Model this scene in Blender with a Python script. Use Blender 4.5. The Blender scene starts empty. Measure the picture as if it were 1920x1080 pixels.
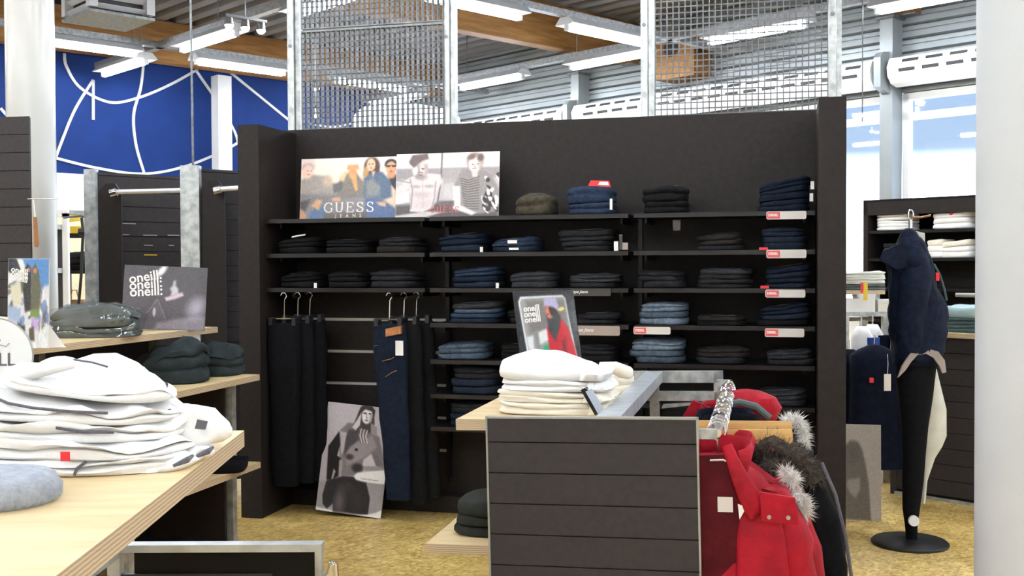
import bpy, math, random
import numpy as np
from mathutils import Vector, Matrix, noise as mnoise

# ---------------------------------------------------------------- camera, world, exposure
FOC, PITCH, ROLL, EYE = 2036.5, math.radians(1.228), math.radians(-0.274), 1.5
_F = np.array([0, math.cos(PITCH), -math.sin(PITCH)]); _R = np.array([1.0, 0, 0]); _U = np.cross(_R, _F)
_c, _s = math.cos(ROLL), math.sin(ROLL)
_R, _U = _c * _R + _s * _U, -_s * _R + _c * _U
_C = np.array([0, 0, EYE])
scene = bpy.context.scene
col = scene.collection
cam_data = bpy.data.cameras.new('camera')
cam_data.sensor_width = 36.0
cam_data.lens = FOC / 1920 * 36.0
cam_data.clip_start = 0.05
cam_data.clip_end = 400
cam = bpy.data.objects.new('camera', cam_data)
col.objects.link(cam)
cam.matrix_world = Matrix(((_R[0], _U[0], -_F[0], 0), (_R[1], _U[1], -_F[1], 0), (_R[2], _U[2], -_F[2], EYE), (0, 0, 0, 1)))
scene.camera = cam
scene.view_settings.view_transform = 'Standard'
scene.view_settings.look = 'None'
scene.view_settings.gamma = 1.0
scene.view_settings.use_curve_mapping = False
scene.view_settings.exposure = 0.0
LAMP_POWER = 92.0

world = bpy.data.worlds.new('sky')
scene.world = world
world.use_nodes = True
nt = world.node_tree
nt.nodes.clear()
_o = nt.nodes.new('ShaderNodeOutputWorld'); _b = nt.nodes.new('ShaderNodeBackground')
_tc = nt.nodes.new('ShaderNodeTexCoord'); _sx = nt.nodes.new('ShaderNodeSeparateXYZ'); _cr = nt.nodes.new('ShaderNodeValToRGB')
nt.links.new(_tc.outputs['Generated'], _sx.inputs[0]); nt.links.new(_sx.outputs['Z'], _cr.inputs[0])
nt.links.new(_cr.outputs[0], _b.inputs[0]); nt.links.new(_b.outputs[0], _o.inputs[0])
_b.inputs[1].default_value = 6.0
_e = _cr.color_ramp.elements
_e[0].position = 0.0; _e[0].color = (0.8, 0.86, 0.95, 1)
_e[1].position = 1.0; _e[1].color = (0.03, 0.07, 0.16, 1)
for _p, _k in ((0.065, (0.8, 0.86, 0.95, 1)), (0.098, (0.11, 0.135, 0.17, 1)), (0.3, (0.07, 0.105, 0.17, 1))):
    _x = _cr.color_ramp.elements.new(_p); _x.color = _k

# ---------------------------------------------------------------- frames and unprojection
def ray(x, y): return _F + _R * (x - 960) / FOC - _U * (y - 540) / FOC
def at_z(x, y, z):
    d = ray(x, y); return _C + d * ((z - EYE) / d[2])
def at_y(x, y, Y):
    d = ray(x, y); return _C + d * (Y / d[1])
def on_plane(x, y, p, n):
    d = ray(x, y); n = np.array(n); return _C + d * (((np.array(p) - _C) @ n) / (d @ n))
YB = math.radians(43.6)                    # the building's axes
B1 = np.array([math.cos(YB), math.sin(YB), 0]); B2 = np.array([-math.sin(YB), math.cos(YB), 0])
def B(a, b, z): return B1 * a + B2 * b + np.array([0, 0, z])
def toB(P): return float(P @ B1), float(P @ B2), float(P[2])
YW = math.radians(14.4)                    # the jeans wall's axes
WO = np.array([-1.366, 6.9, 0]); WU = np.array([math.cos(YW), -math.sin(YW), 0]); WV = np.array([-math.sin(YW), -math.cos(YW), 0])
def W(s, t, z): return WO + WU * s + WV * t + np.array([0, 0, z])
def wat(x, y, t):
    P = on_plane(x, y, WO + WV * t, WV); return float((P - WO) @ WU), float(P[2])

# ---------------------------------------------------------------- mesh and object helpers
class MB:
    def __init__(self): self.v = []; self.f = []; self.m = []
    def add(self, vs, fs, m=0):
        o = len(self.v); self.v += [tuple(p) for p in vs]
        self.f += [tuple(i + o for i in f) for f in fs]; self.m += [m] * len(fs); return self
    def box(self, x0, x1, y0, y1, z0, z1, m=0, M=None):
        vs = [(x, y, z) for z in (z0, z1) for y in (y0, y1) for x in (x0, x1)]
        if M is not None: vs = [tuple(M @ Vector(p)) for p in vs]
        return self.add(vs, [(0, 2, 3, 1), (4, 5, 7, 6), (0, 1, 5, 4), (2, 6, 7, 3), (0, 4, 6, 2), (1, 3, 7, 5)], m)
    def prism(self, poly, y0, y1, m=0):
        # outline in x,z extruded along y
        n = len(poly)
        vs = [(p[0], y0, p[1]) for p in poly] + [(p[0], y1, p[1]) for p in poly]
        fs = [tuple(range(n)), tuple(range(2 * n - 1, n - 1, -1))] + [(i, i + n, (i + 1) % n + n, (i + 1) % n) for i in range(n)]
        return self.add(vs, fs, m)
    def tube(self, pts, r, n=8, m=0, closed=False):
        P = [Vector(p) for p in pts]; k = len(P)
        rr = r if isinstance(r, (list, tuple)) else [r] * k
        vs = []; up = None
        for i in range(k):
            if closed: t = P[(i + 1) % k] - P[i - 1]
            else: t = P[min(i + 1, k - 1)] - P[max(i - 1, 0)]
            t.normalize()
            if up is None:
                up = t.orthogonal().normalized()
            else:
                up = (up - t * up.dot(t)); up = up.normalized() if up.length > 1e-6 else t.orthogonal().normalized()
            sd = t.cross(up)
            for j in range(n):
                a = 2 * math.pi * j / n
                vs.append(P[i] + (up * math.cos(a) + sd * math.sin(a)) * rr[i])
        fs = []
        for i in range(k if closed else k - 1):
            a = i * n; b = ((i + 1) % k) * n
            for j in range(n): fs.append((a + j, a + (j + 1) % n, b + (j + 1) % n, b + j))
        if not closed: fs += [tuple(range(n - 1, -1, -1)), tuple(range((k - 1) * n, k * n))]
        return self.add(vs, fs, m)
    def loft(self, rings, n=24, m=0, amp=0.0, fq=6.0, seed=0.0, streak=0.0, cap=True):
        # rings: (cx, cy, cz, rx, ry[, power]) flat in x,y
        vs = []
        for R_ in rings:
            cx, cy, cz, rx, ry = R_[:5]; p = R_[5] if len(R_) > 5 else 2.0
            for j in range(n):
                a = 2 * math.pi * j / n; ca, sa = math.cos(a), math.sin(a)
                k = (abs(ca) ** p + abs(sa) ** p) ** (-1.0 / p)
                x = cx + rx * ca * k; y = cy + ry * sa * k
                if amp:
                    q = mnoise.noise(Vector((x * fq, y * fq + seed, cz * fq))) * amp
                    if streak: q += mnoise.noise(Vector((a * 2.2, seed * 3.1, cz * 1.5))) * streak
                    x += ca * q; y += sa * q
                vs.append((x, y, cz))
        fs = []
        for i in range(len(rings) - 1):
            for j in range(n): fs.append((i * n + j, i * n + (j + 1) % n, (i + 1) * n + (j + 1) % n, (i + 1) * n + j))
        if rings[0][2] > rings[-1][2]: fs = [tuple(reversed(f)) for f in fs]
        if cap:
            k = (len(rings) - 1) * n
            a, b = tuple(range(n - 1, -1, -1)), tuple(range(k, k + n))
            if rings[0][2] > rings[-1][2]: a, b = tuple(reversed(a)), tuple(reversed(b))
            fs += [a, b]
        return self.add(vs, fs, m)
    def strap(self, pts, w, th, n=14, m=0):
        # cloth strap: flat oval section, thickness along y
        P = [Vector(p) for p in pts]; k = len(P); vs = []
        for i in range(k):
            t = (P[min(i + 1, k - 1)] - P[max(i - 1, 0)]).normalized(); up = Vector((0, -1, 0)); up = (up - t * up.dot(t)).normalized(); sd = t.cross(up)
            for j in range(n):
                a = 2 * math.pi * j / n; vs.append(P[i] + sd * (w[i] * math.cos(a)) + up * (th * math.sin(a)))
        fs = [(i * n + j, i * n + (j + 1) % n, (i + 1) * n + (j + 1) % n, (i + 1) * n + j) for i in range(k - 1) for j in range(n)]
        fs += [tuple(range(n - 1, -1, -1)), tuple(range((k - 1) * n, k * n))]
        return self.add(vs, fs, m)
    def cyl(self, c, r, h, n=24, m=0, r2=None):
        return self.loft([(c[0], c[1], c[2], r, r), (c[0], c[1], c[2] + h, r2 if r2 is not None else r, r2 if r2 is not None else r)], n, m)
    def mesh(self, name, mats, smooth=False, angle=40):
        me = bpy.data.meshes.new(name)
        me.from_pydata(self.v, [], self.f)
        for q in (mats if isinstance(mats, (list, tuple)) else [mats]): me.materials.append(q)
        if max(self.m, default=0) > 0: me.polygons.foreach_set('material_index', self.m)
        if smooth:
            me.polygons.foreach_set('use_smooth', [True] * len(self.f))
            try: me.set_sharp_from_angle(angle=math.radians(angle))
            except Exception: pass
        me.validate(); me.update()
        return me

def link(o, parent=None, loc=None, rot=None):
    col.objects.link(o)
    if parent is not None: o.parent = parent
    if loc is not None: o.location = tuple(float(q) for q in loc)
    if rot is not None: o.rotation_euler = tuple(float(q) for q in rot)
    return o
def tag(o, label, cat, group=None, kind=None):
    if label: o['label'] = label
    if cat: o['category'] = cat
    if group: o['group'] = group
    if kind: o['kind'] = kind
    return o
def thing(name, label, cat, loc=(0, 0, 0), rot=(0, 0, 0), group=None):
    o = bpy.data.objects.new(name, None); o.empty_display_size = 0.1
    link(o, None, loc, rot); return tag(o, label, cat, group)
def part(name, mb, mats, parent, smooth=False, loc=None, rot=None, label=None, kind=None, angle=40):
    me = mb if isinstance(mb, bpy.types.Mesh) else mb.mesh(name, mats, smooth, angle)
    o = link(bpy.data.objects.new(name, me), parent, loc, rot)
    if label: o['label'] = label
    if kind: o['kind'] = kind
    return o
def solo(name, mb, mats, label, cat, group=None, loc=None, rot=None, smooth=False, angle=40):
    return tag(part(name, mb, mats, None, smooth, loc, rot, angle=angle), label, cat, group)
def struct(name, mb, mats, parent=None, smooth=False, loc=None, rot=None):
    o = part(name, mb, mats, parent, smooth, loc, rot)
    if parent is None: o['kind'] = 'structure'
    return o

def text_mesh(name, body, size, mats, extrude=0.0004, shear=0.0, offset=0.0, align='CENTER', spacing=1.0):
    cu = bpy.data.curves.new(name, 'FONT')
    cu.body = body; cu.size = size; cu.extrude = extrude; cu.shear = shear; cu.offset = offset
    cu.align_x = align; cu.align_y = 'CENTER'; cu.space_character = spacing; cu.resolution_u = 3
    ob = bpy.data.objects.new(name, cu); col.objects.link(ob)
    bpy.context.view_layer.update()
    me = bpy.data.meshes.new_from_object(ob.evaluated_get(bpy.context.evaluated_depsgraph_get()))
    bpy.data.objects.remove(ob); bpy.data.curves.remove(cu)
    me.name = name; me.materials.clear(); me.materials.append(mats)
    # lay the text upright in x,z facing -y
    me.transform(Matrix.Rotation(math.pi / 2, 4, 'X'))
    return me

# ---------------------------------------------------------------- materials
def mat(name, c, rough=0.6, metal=0.0, var=0.0, scale=8.0, bump=0.0, bscale=60.0, c2=None, coat=0.0, sheen=0.0, stretch=None, spec=0.5, detail=4.0):
    m = bpy.data.materials.new(name); m.use_nodes = True
    n = m.node_tree; b = n.nodes['Principled BSDF']
    b.inputs['Roughness'].default_value = rough; b.inputs['Metallic'].default_value = metal
    b.inputs['Specular IOR Level'].default_value = spec
    if coat: b.inputs['Coat Weight'].default_value = coat; b.inputs['Coat Roughness'].default_value = 0.15
    if sheen: b.inputs['Sheen Weight'].default_value = sheen
    b.inputs['Base Color'].default_value = (*c, 1)
    tc = n.nodes.new('ShaderNodeTexCoord'); src = tc.outputs['Object']
    if stretch:
        mp = n.nodes.new('ShaderNodeMapping'); mp.inputs['Scale'].default_value = stretch
        n.links.new(src, mp.inputs[0]); src = mp.outputs[0]
    if var or c2:
        nz = n.nodes.new('ShaderNodeTexNoise'); nz.inputs['Scale'].default_value = scale; nz.inputs['Detail'].default_value = detail
        n.links.new(src, nz.inputs['Vector'])
        rp = n.nodes.new('ShaderNodeValToRGB'); e = rp.color_ramp.elements
        lo = c if c2 else tuple(q * (1 - var) for q in c); hi = c2 if c2 else tuple(min(1, q * (1 + var)) for q in c)
        e[0].position = 0.36; e[0].color = (*lo, 1); e[1].position = 0.64; e[1].color = (*hi, 1)
        n.links.new(nz.outputs[0], rp.inputs[0]); n.links.new(rp.outputs[0], b.inputs['Base Color'])
    if bump:
        nb = n.nodes.new('ShaderNodeTexNoise'); nb.inputs['Scale'].default_value = bscale; nb.inputs['Detail'].default_value = 3
        n.links.new(src, nb.inputs['Vector'])
        bp = n.nodes.new('ShaderNodeBump'); bp.inputs['Strength'].default_value = bump; bp.inputs['Distance'].default_value = 0.01
        n.links.new(nb.outputs[0], bp.inputs['Height']); n.links.new(bp.outputs[0], b.inputs['Normal'])
    return m
def emit(name, c, s):
    m = bpy.data.materials.new(name); m.use_nodes = True
    b = m.node_tree.nodes['Principled BSDF']
    b.inputs['Base Color'].default_value = (*c, 1); b.inputs['Emission Color'].default_value = (*c, 1); b.inputs['Emission Strength'].default_value = s
    return m
def vcol(name, rough=0.4, spec=0.4):
    m = bpy.data.materials.new(name); m.use_nodes = True
    n = m.node_tree; b = n.nodes['Principled BSDF']; b.inputs['Roughness'].default_value = rough; b.inputs['Specular IOR Level'].default_value = spec
    a = n.nodes.new('ShaderNodeVertexColor'); a.layer_name = 'Col'
    n.links.new(a.outputs[0], b.inputs['Base Color'])
    return m
def glassy(name, tint=(0.95, 0.98, 1.0), gloss=0.08):
    m = bpy.data.materials.new(name); m.use_nodes = True
    n = m.node_tree; n.nodes.clear()
    o = n.nodes.new('ShaderNodeOutputMaterial'); mx = n.nodes.new('ShaderNodeMixShader')
    t = n.nodes.new('ShaderNodeBsdfTransparent'); g = n.nodes.new('ShaderNodeBsdfGlossy')
    t.inputs[0].default_value = (*tint, 1); g.inputs['Roughness'].default_value = 0.02
    mx.inputs[0].default_value = gloss
    n.links.new(t.outputs[0], mx.inputs[1]); n.links.new(g.outputs[0], mx.inputs[2]); n.links.new(mx.outputs[0], o.inputs[0])
    return m

M = {}
M['panel'] = mat('dark brown laminate', (0.018, 0.0135, 0.0125), 0.55, spec=0.22, var=0.15, scale=30, bump=0.05, bscale=300)
M['panel_in'] = M['panel']
M['shelf'] = mat('black shelf lacquer', (0.006, 0.005, 0.005), 0.35, spec=0.3, var=0.2, scale=20)
M['slat'] = mat('grey brown slat laminate', (0.038, 0.033, 0.034), 0.5, spec=0.25, var=0.1, scale=40, bump=0.05, bscale=400)
M['slat_back'] = mat('groove black', (0.006, 0.0055, 0.0055), 0.7, spec=0.2)
M['trim'] = mat('pale grey edge trim', (0.34, 0.34, 0.31), 0.4, metal=0.3, var=0.1)
M['galv'] = mat('galvanised steel', (0.32, 0.34, 0.34), 0.42, metal=0.55, c2=(0.54, 0.56, 0.55), scale=22, bump=0.08, bscale=40)
M['galv_dark'] = mat('dull galvanised steel', (0.13, 0.14, 0.14), 0.45, metal=0.6, c2=(0.22, 0.23, 0.23), scale=25)
M['steel'] = mat('pale coated steel', (0.52, 0.56, 0.60), 0.35, metal=0.5, var=0.12, scale=18)
M['chrome'] = mat('chrome', (0.78, 0.79, 0.84), 0.2, metal=1.0)
M['grate'] = mat('grating steel', (0.13, 0.13, 0.135), 0.5, metal=0.4, var=0.2, scale=15)
M['ply'] = mat('birch plywood face', (0.70, 0.52, 0.27), 0.45, c2=(0.80, 0.63, 0.36), scale=5, stretch=(1, 6, 6), coat=0.15)
M['blueish'] = mat('blue wall paint', (0.0042, 0.021, 0.115), 0.8, spec=0.2, var=0.08, scale=3)
M['white'] = mat('white paint', (0.80, 0.80, 0.79), 0.5, var=0.03, scale=4)
M['white_gloss'] = mat('white gloss column paint', (0.52, 0.51, 0.475), 0.22, var=0.03, scale=3)
M['white_matt'] = mat('white column paint', (0.52, 0.54, 0.555), 0.6, var=0.03, scale=3, bump=0.03, bscale=200)
M['cream_wall'] = mat('cream wall paint', (0.72, 0.62, 0.42), 0.7, var=0.05)
M['beam'] = mat('glulam timber', (0.15, 0.068, 0.018), 0.6, spec=0.2, c2=(0.23, 0.115, 0.036), scale=4, stretch=(0.6, 6, 6), detail=6)
M['deck'] = mat('ceiling deck sheet', (0.19, 0.19, 0.195), 0.5, metal=0.3, var=0.1, scale=2)
M['clad'] = mat('wall cladding sheet', (0.22, 0.24, 0.25), 0.45, metal=0.2, var=0.06, scale=2)
M['clad_gap'] = mat('cladding joint', (0.03, 0.032, 0.034), 0.7)
M['lamp_body'] = mat('lamp batten enamel', (0.40, 0.41, 0.43), 0.4, var=0.03)
M['tube'] = emit('fluorescent tube', (0.89, 0.945, 1.0), LAMP_POWER)
M['black'] = mat('black plastic', (0.012, 0.012, 0.013), 0.4, var=0.1)
M['black_matt'] = mat('black fabric', (0.0045, 0.0045, 0.006), 0.85, spec=0.12, var=0.3, scale=40, bump=0.2, bscale=200)
M['navy'] = mat('navy cotton', (0.0055, 0.0095, 0.024), 0.8, spec=0.15, var=0.35, scale=25, bump=0.35, bscale=60)
M['navy2'] = mat('deep navy cotton', (0.0035, 0.0055, 0.015), 0.85, spec=0.12, var=0.3, scale=25, bump=0.2, bscale=90)
M['red'] = mat('red jacket cloth', (0.33, 0.005, 0.016), 0.6, spec=0.2, var=0.2, scale=12, bump=0.4, bscale=35)
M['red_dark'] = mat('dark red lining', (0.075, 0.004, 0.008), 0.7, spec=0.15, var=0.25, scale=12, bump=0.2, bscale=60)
M['redtag'] = mat('red paper tag', (0.70, 0.02, 0.03), 0.5)
M['wht_cloth'] = mat('white knit cloth', (0.88, 0.87, 0.86), 0.85, var=0.03, scale=14, bump=0.3, bscale=40, sheen=0.1)
M['cream_cloth'] = mat('cream knit cloth', (0.84, 0.78, 0.66), 0.85, var=0.05, scale=14, bump=0.3, bscale=40, sheen=0.1)
M['offw'] = mat('off white cloth', (0.62, 0.62, 0.56), 0.85, var=0.08, scale=10, bump=0.3, bscale=30)
M['greytrim'] = mat('grey piping', (0.10, 0.10, 0.12), 0.8, var=0.2, scale=200)
M['greyknit'] = mat('grey blue knit', (0.36, 0.39, 0.44), 0.9, var=0.12, scale=60, bump=0.5, bscale=120)
M['greygreen'] = mat('grey green cloth', (0.075, 0.092, 0.088), 0.8, var=0.25, scale=12, bump=0.3, bscale=30)
M['slategreen'] = mat('dark slate green cloth', (0.020, 0.028, 0.031), 0.85, spec=0.2, var=0.3, scale=14, bump=0.5, bscale=35)
M['olive'] = mat('dark olive cloth', (0.026, 0.028, 0.024), 0.9, spec=0.15, var=0.2, scale=14, bump=0.3, bscale=60)
M['teal'] = mat('pale teal cloth', (0.36, 0.50, 0.52), 0.85, var=0.1, scale=10, bump=0.2)
M['teal_dark'] = mat('dark teal cloth', (0.05, 0.09, 0.10), 0.85, var=0.2, scale=10, bump=0.2)
M['hanger'] = mat('hanger wood', (0.58, 0.33, 0.11), 0.4, c2=(0.68, 0.42, 0.16), scale=6, stretch=(1, 8, 8), coat=0.3)
M['furgrey'] = mat('grey brown fur', (0.055, 0.045, 0.038), 0.9, spec=0.2, c2=(0.12, 0.10, 0.085), scale=60)
M['furwhite'] = mat('white fur', (0.88, 0.86, 0.82), 0.9, c2=(0.60, 0.57, 0.54), scale=50)
M['paper'] = mat('white card', (0.80, 0.78, 0.74), 0.5)
M['label_card'] = mat('pale label card', (0.66, 0.61, 0.57), 0.4)
M['label_brown'] = mat('taupe label card', (0.34, 0.27, 0.23), 0.4)
M['label_dark'] = mat('dark label card', (0.035, 0.030, 0.028), 0.4)
M['logo_red'] = mat('logo red', (0.72, 0.10, 0.10), 0.45)
M['ink_white'] = mat('white ink', (0.82, 0.80, 0.77), 0.5)
M['ink_red'] = mat('red ink', (0.70, 0.12, 0.12), 0.5)
M['ink_dark'] = mat('grey ink', (0.10, 0.10, 0.11), 0.5)
M['leather'] = mat('tan leather patch', (0.40, 0.15, 0.045), 0.6, var=0.2, scale=40)
M['stitch'] = mat('orange stitching', (0.32, 0.16, 0.05), 0.8)
M['stitch_grey'] = mat('grey stitching', (0.16, 0.16, 0.17), 0.8)
M['brownplastic'] = mat('brown horn plastic', (0.30, 0.12, 0.03), 0.35, var=0.2)
M['yellow'] = mat('yellow plastic', (0.75, 0.52, 0.03), 0.4)
M['bagtan'] = mat('tan paper bag', (0.36, 0.24, 0.12), 0.8, var=0.15)
M['clear'] = glassy('clear plastic', (0.92, 0.93, 0.95), 0.12)
M['glass'] = glassy('window glass', (0.90, 0.95, 1.0), 0.05)
M['poster'] = vcol('printed poster', 0.4)
M['poster_gloss'] = vcol('glossy printed board', 0.12, 0.6)
M['board_edge'] = mat('foam board edge', (0.74, 0.72, 0.69), 0.6)

DEN = {}
def denim(k, c, v=0.25): DEN[k] = mat('denim ' + k, c, 0.85, spec=0.15, var=v, scale=35, bump=0.4, bscale=120)
denim('black', (0.0055, 0.0055, 0.006)); denim('charcoal', (0.015, 0.015, 0.017)); denim('grey', (0.030, 0.031, 0.036))
denim('indigo', (0.0065, 0.0115, 0.024)); denim('navy', (0.011, 0.017, 0.030)); denim('blue', (0.019, 0.032, 0.062))
denim('light', (0.13, 0.17, 0.22)); denim('khaki', (0.055, 0.046, 0.032)); denim('brown', (0.017, 0.0145, 0.014)); denim('mid', (0.060, 0.083, 0.115))

# floor: cork / chip board, warm and slightly glossy
def floor_mat():
    m = bpy.data.materials.new('golden chipboard floor'); m.use_nodes = True
    n = m.node_tree; b = n.nodes['Principled BSDF']; b.inputs['Roughness'].default_value = 0.38
    tc = n.nodes.new('ShaderNodeTexCoord')
    vo = n.nodes.new('ShaderNodeTexVoronoi'); vo.inputs['Scale'].default_value = 42
    mp = n.nodes.new('ShaderNodeMapping'); mp.inputs['Scale'].default_value = (1.0, 1.7, 1.0); mp.inputs['Rotation'].default_value = (0, 0, 0.5)
    wn = n.nodes.new('ShaderNodeTexNoise'); wn.inputs['Scale'].default_value = 9; wn.inputs['Detail'].default_value = 6
    big = n.nodes.new('ShaderNodeTexNoise'); big.inputs['Scale'].default_value = 1.6; big.inputs['Detail'].default_value = 5
    n.links.new(tc.outputs['Object'], mp.inputs[0]); n.links.new(mp.outputs[0], vo.inputs['Vector'])
    n.links.new(tc.outputs['Object'], wn.inputs['Vector']); n.links.new(tc.outputs['Object'], big.inputs['Vector'])
    bw = n.nodes.new('ShaderNodeRGBToBW'); n.links.new(vo.outputs['Color'], bw.inputs[0])
    a = n.nodes.new('ShaderNodeMath'); a.operation = 'MULTIPLY_ADD'; a.inputs[1].default_value = 0.45
    n.links.new(bw.outputs[0], a.inputs[0])
    a2 = n.nodes.new('ShaderNodeMath'); a2.operation = 'MULTIPLY'; a2.inputs[1].default_value = 0.55
    n.links.new(wn.outputs[0], a2.inputs[0]); n.links.new(a2.outputs[0], a.inputs[2])
    r = n.nodes.new('ShaderNodeValToRGB'); e = r.color_ramp.elements
    e[0].position = 0.28; e[0].color = (0.40, 0.235, 0.055, 1); e[1].position = 0.72; e[1].color = (0.88, 0.66, 0.25, 1)
    n.links.new(a.outputs[0], r.inputs[0])
    mx = n.nodes.new('ShaderNodeMix'); mx.data_type = 'RGBA'; mx.blend_type = 'MULTIPLY'
    r2 = n.nodes.new('ShaderNodeValToRGB'); e = r2.color_ramp.elements
    e[0].position = 0.35; e[0].color = (0.70, 0.62, 0.50, 1); e[1].position = 0.6; e[1].color = (1, 1, 1, 1)
    n.links.new(big.outputs[0], r2.inputs[0])
    mx.inputs[0].default_value = 0.8; n.links.new(r.outputs[0], mx.inputs[6]); n.links.new(r2.outputs[0], mx.inputs[7])
    n.links.new(mx.outputs[2], b.inputs['Base Color'])
    return m
M['floor'] = floor_mat()
def ply_edge_mat():
    m = bpy.data.materials.new('plywood edge layers'); m.use_nodes = True
    n = m.node_tree; b = n.nodes['Principled BSDF']; b.inputs['Roughness'].default_value = 0.55
    tc = n.nodes.new('ShaderNodeTexCoord'); w = n.nodes.new('ShaderNodeTexWave'); w.bands_direction = 'Z'; w.inputs['Scale'].default_value = 45
    w.inputs['Distortion'].default_value = 1.2; w.inputs['Detail'].default_value = 2
    n.links.new(tc.outputs['Object'], w.inputs['Vector'])
    r = n.nodes.new('ShaderNodeValToRGB'); e = r.color_ramp.elements
    e[0].color = (0.36, 0.25, 0.15, 1); e[1].color = (0.62, 0.49, 0.33, 1)
    n.links.new(w.outputs['Color'], r.inputs[0]); n.links.new(r.outputs[0], b.inputs['Base Color'])
    return m
M['ply_edge'] = ply_edge_mat()

def ply_board(x0, x1, y0, y1, z0, z1):
    # faces 0 on top and bottom, layered edges 1
    b = MB(); b.box(x0, x1, y0, y1, z0, z1); b.m = [0, 0, 1, 1, 1, 1]; return b

# ---------------------------------------------------------------- printed boards: a fine grid with painted colour
def lin(c): return tuple(((q / 255.0) / 12.92 if q / 255.0 <= 0.04045 else (((q / 255.0) + 0.055) / 1.055) ** 2.4) for q in c)
class Canvas:
    def __init__(self, nx, ny, bg, ext=(0, 1, 0, 1)):
        self.nx, self.ny = nx, ny
        x0, x1, y0, y1 = ext
        self.X, self.Y = np.meshgrid(np.linspace(x0, x1, nx + 1), np.linspace(y0, y1, ny + 1))
        self.px = (x1 - x0) / nx
        self.a = np.zeros((ny + 1, nx + 1, 3)); self.a[:] = bg
    def _mix(self, mask, c): self.a = self.a * (1 - mask[..., None]) + np.array(c, float) * mask[..., None]
    def ell(self, cx, cy, rx, ry, c, rot=0, soft=0.12, al=1.0):
        r = math.radians(rot); dx, dy = self.X - cx, self.Y - cy
        u = (dx * math.cos(r) + dy * math.sin(r)) / rx; v = (-dx * math.sin(r) + dy * math.cos(r)) / ry
        d = np.sqrt(u * u + v * v); self._mix(np.clip((1 + soft - d) / (2 * soft), 0, 1) * al, c); return self
    def poly(self, pts, c, soft=1.0, al=1.0):
        P = np.array(pts, float); X, Y = self.X, self.Y
        ins = np.zeros(X.shape, bool); dm = np.full(X.shape, 1e9)
        for i in range(len(P)):
            x1, y1 = P[i]; x2, y2 = P[(i + 1) % len(P)]
            cond = (y1 > Y) != (y2 > Y)
            with np.errstate(divide='ignore', invalid='ignore'):
                xi = (x2 - x1) * (Y - y1) / (y2 - y1 if y2 != y1 else 1e-9) + x1
            ins ^= cond & (X < xi)
            L = (x2 - x1) ** 2 + (y2 - y1) ** 2 + 1e-12
            t = np.clip(((X - x1) * (x2 - x1) + (Y - y1) * (y2 - y1)) / L, 0, 1)
            dm = np.minimum(dm, np.hypot(X - x1 - t * (x2 - x1), Y - y1 - t * (y2 - y1)))
        sd = np.where(ins, dm, -dm); s = self.px * max(.5, soft * .45)
        self._mix(np.clip(sd / (2 * s) + 0.5, 0, 1) * al, c); return self
    def line(self, pts, w, c, al=1.0):
        P = np.array(pts, float); dm = np.full(self.X.shape, 1e9)
        for i in range(len(P) - 1):
            x1, y1 = P[i]; x2, y2 = P[i + 1]; L = (x2 - x1) ** 2 + (y2 - y1) ** 2 + 1e-12
            t = np.clip(((self.X - x1) * (x2 - x1) + (self.Y - y1) * (y2 - y1)) / L, 0, 1)
            dm = np.minimum(dm, np.hypot(self.X - x1 - t * (x2 - x1), self.Y - y1 - t * (y2 - y1)))
        self._mix(np.clip((w / 2 - dm) / self.px + 0.5, 0, 1) * al, c); return self
    def vgrad(self, y0, y1, c, al=1.0):
        self._mix(np.clip((self.Y - y0) / (y1 - y0), 0, 1) * al, c); return self
    def hgrad(self, x0, x1, c, al=1.0):
        self._mix(np.clip((self.X - x0) / (x1 - x0), 0, 1) * al, c); return self
    def grain(self, amp, seed=1, cell=1):
        r = np.random.RandomState(seed); h, w = self.X.shape
        n = r.randn(h // cell + 2, w // cell + 2); n = np.kron(n, np.ones((cell, cell)))[:h, :w]
        self.a = np.clip(self.a + n[..., None] * amp, 0, 255); return self
    def board(self, name, w, h, th=0.006, edge=None, matl=None):
        # upright board, lower edge at z=0, face at y=0 towards -y
        nx, ny = self.nx, self.ny
        xs = np.linspace(-w / 2, w / 2, nx + 1); zs = np.linspace(h, 0, ny + 1)
        vs = [(x, 0.0, z) for z in zs for x in xs]
        fs = [(j * (nx + 1) + i, (j + 1) * (nx + 1) + i, (j + 1) * (nx + 1) + i + 1, j * (nx + 1) + i + 1) for j in range(ny) for i in range(nx)]
        me = bpy.data.meshes.new(name); me.from_pydata(vs, [], fs)
        at = me.color_attributes.new('Col', 'FLOAT_COLOR', 'POINT')
        q = np.clip(self.a / 255.0, 0, 1); q = np.where(q <= 0.04045, q / 12.92, ((q + 0.055) / 1.055) ** 2.4)
        c4 = np.ones(((nx + 1) * (ny + 1), 4), np.float32); c4[:, :3] = q.reshape(-1, 3)
        at.data.foreach_set('color', c4.ravel())
        me.materials.append(matl or M['poster']); me.update()
        return me

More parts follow.
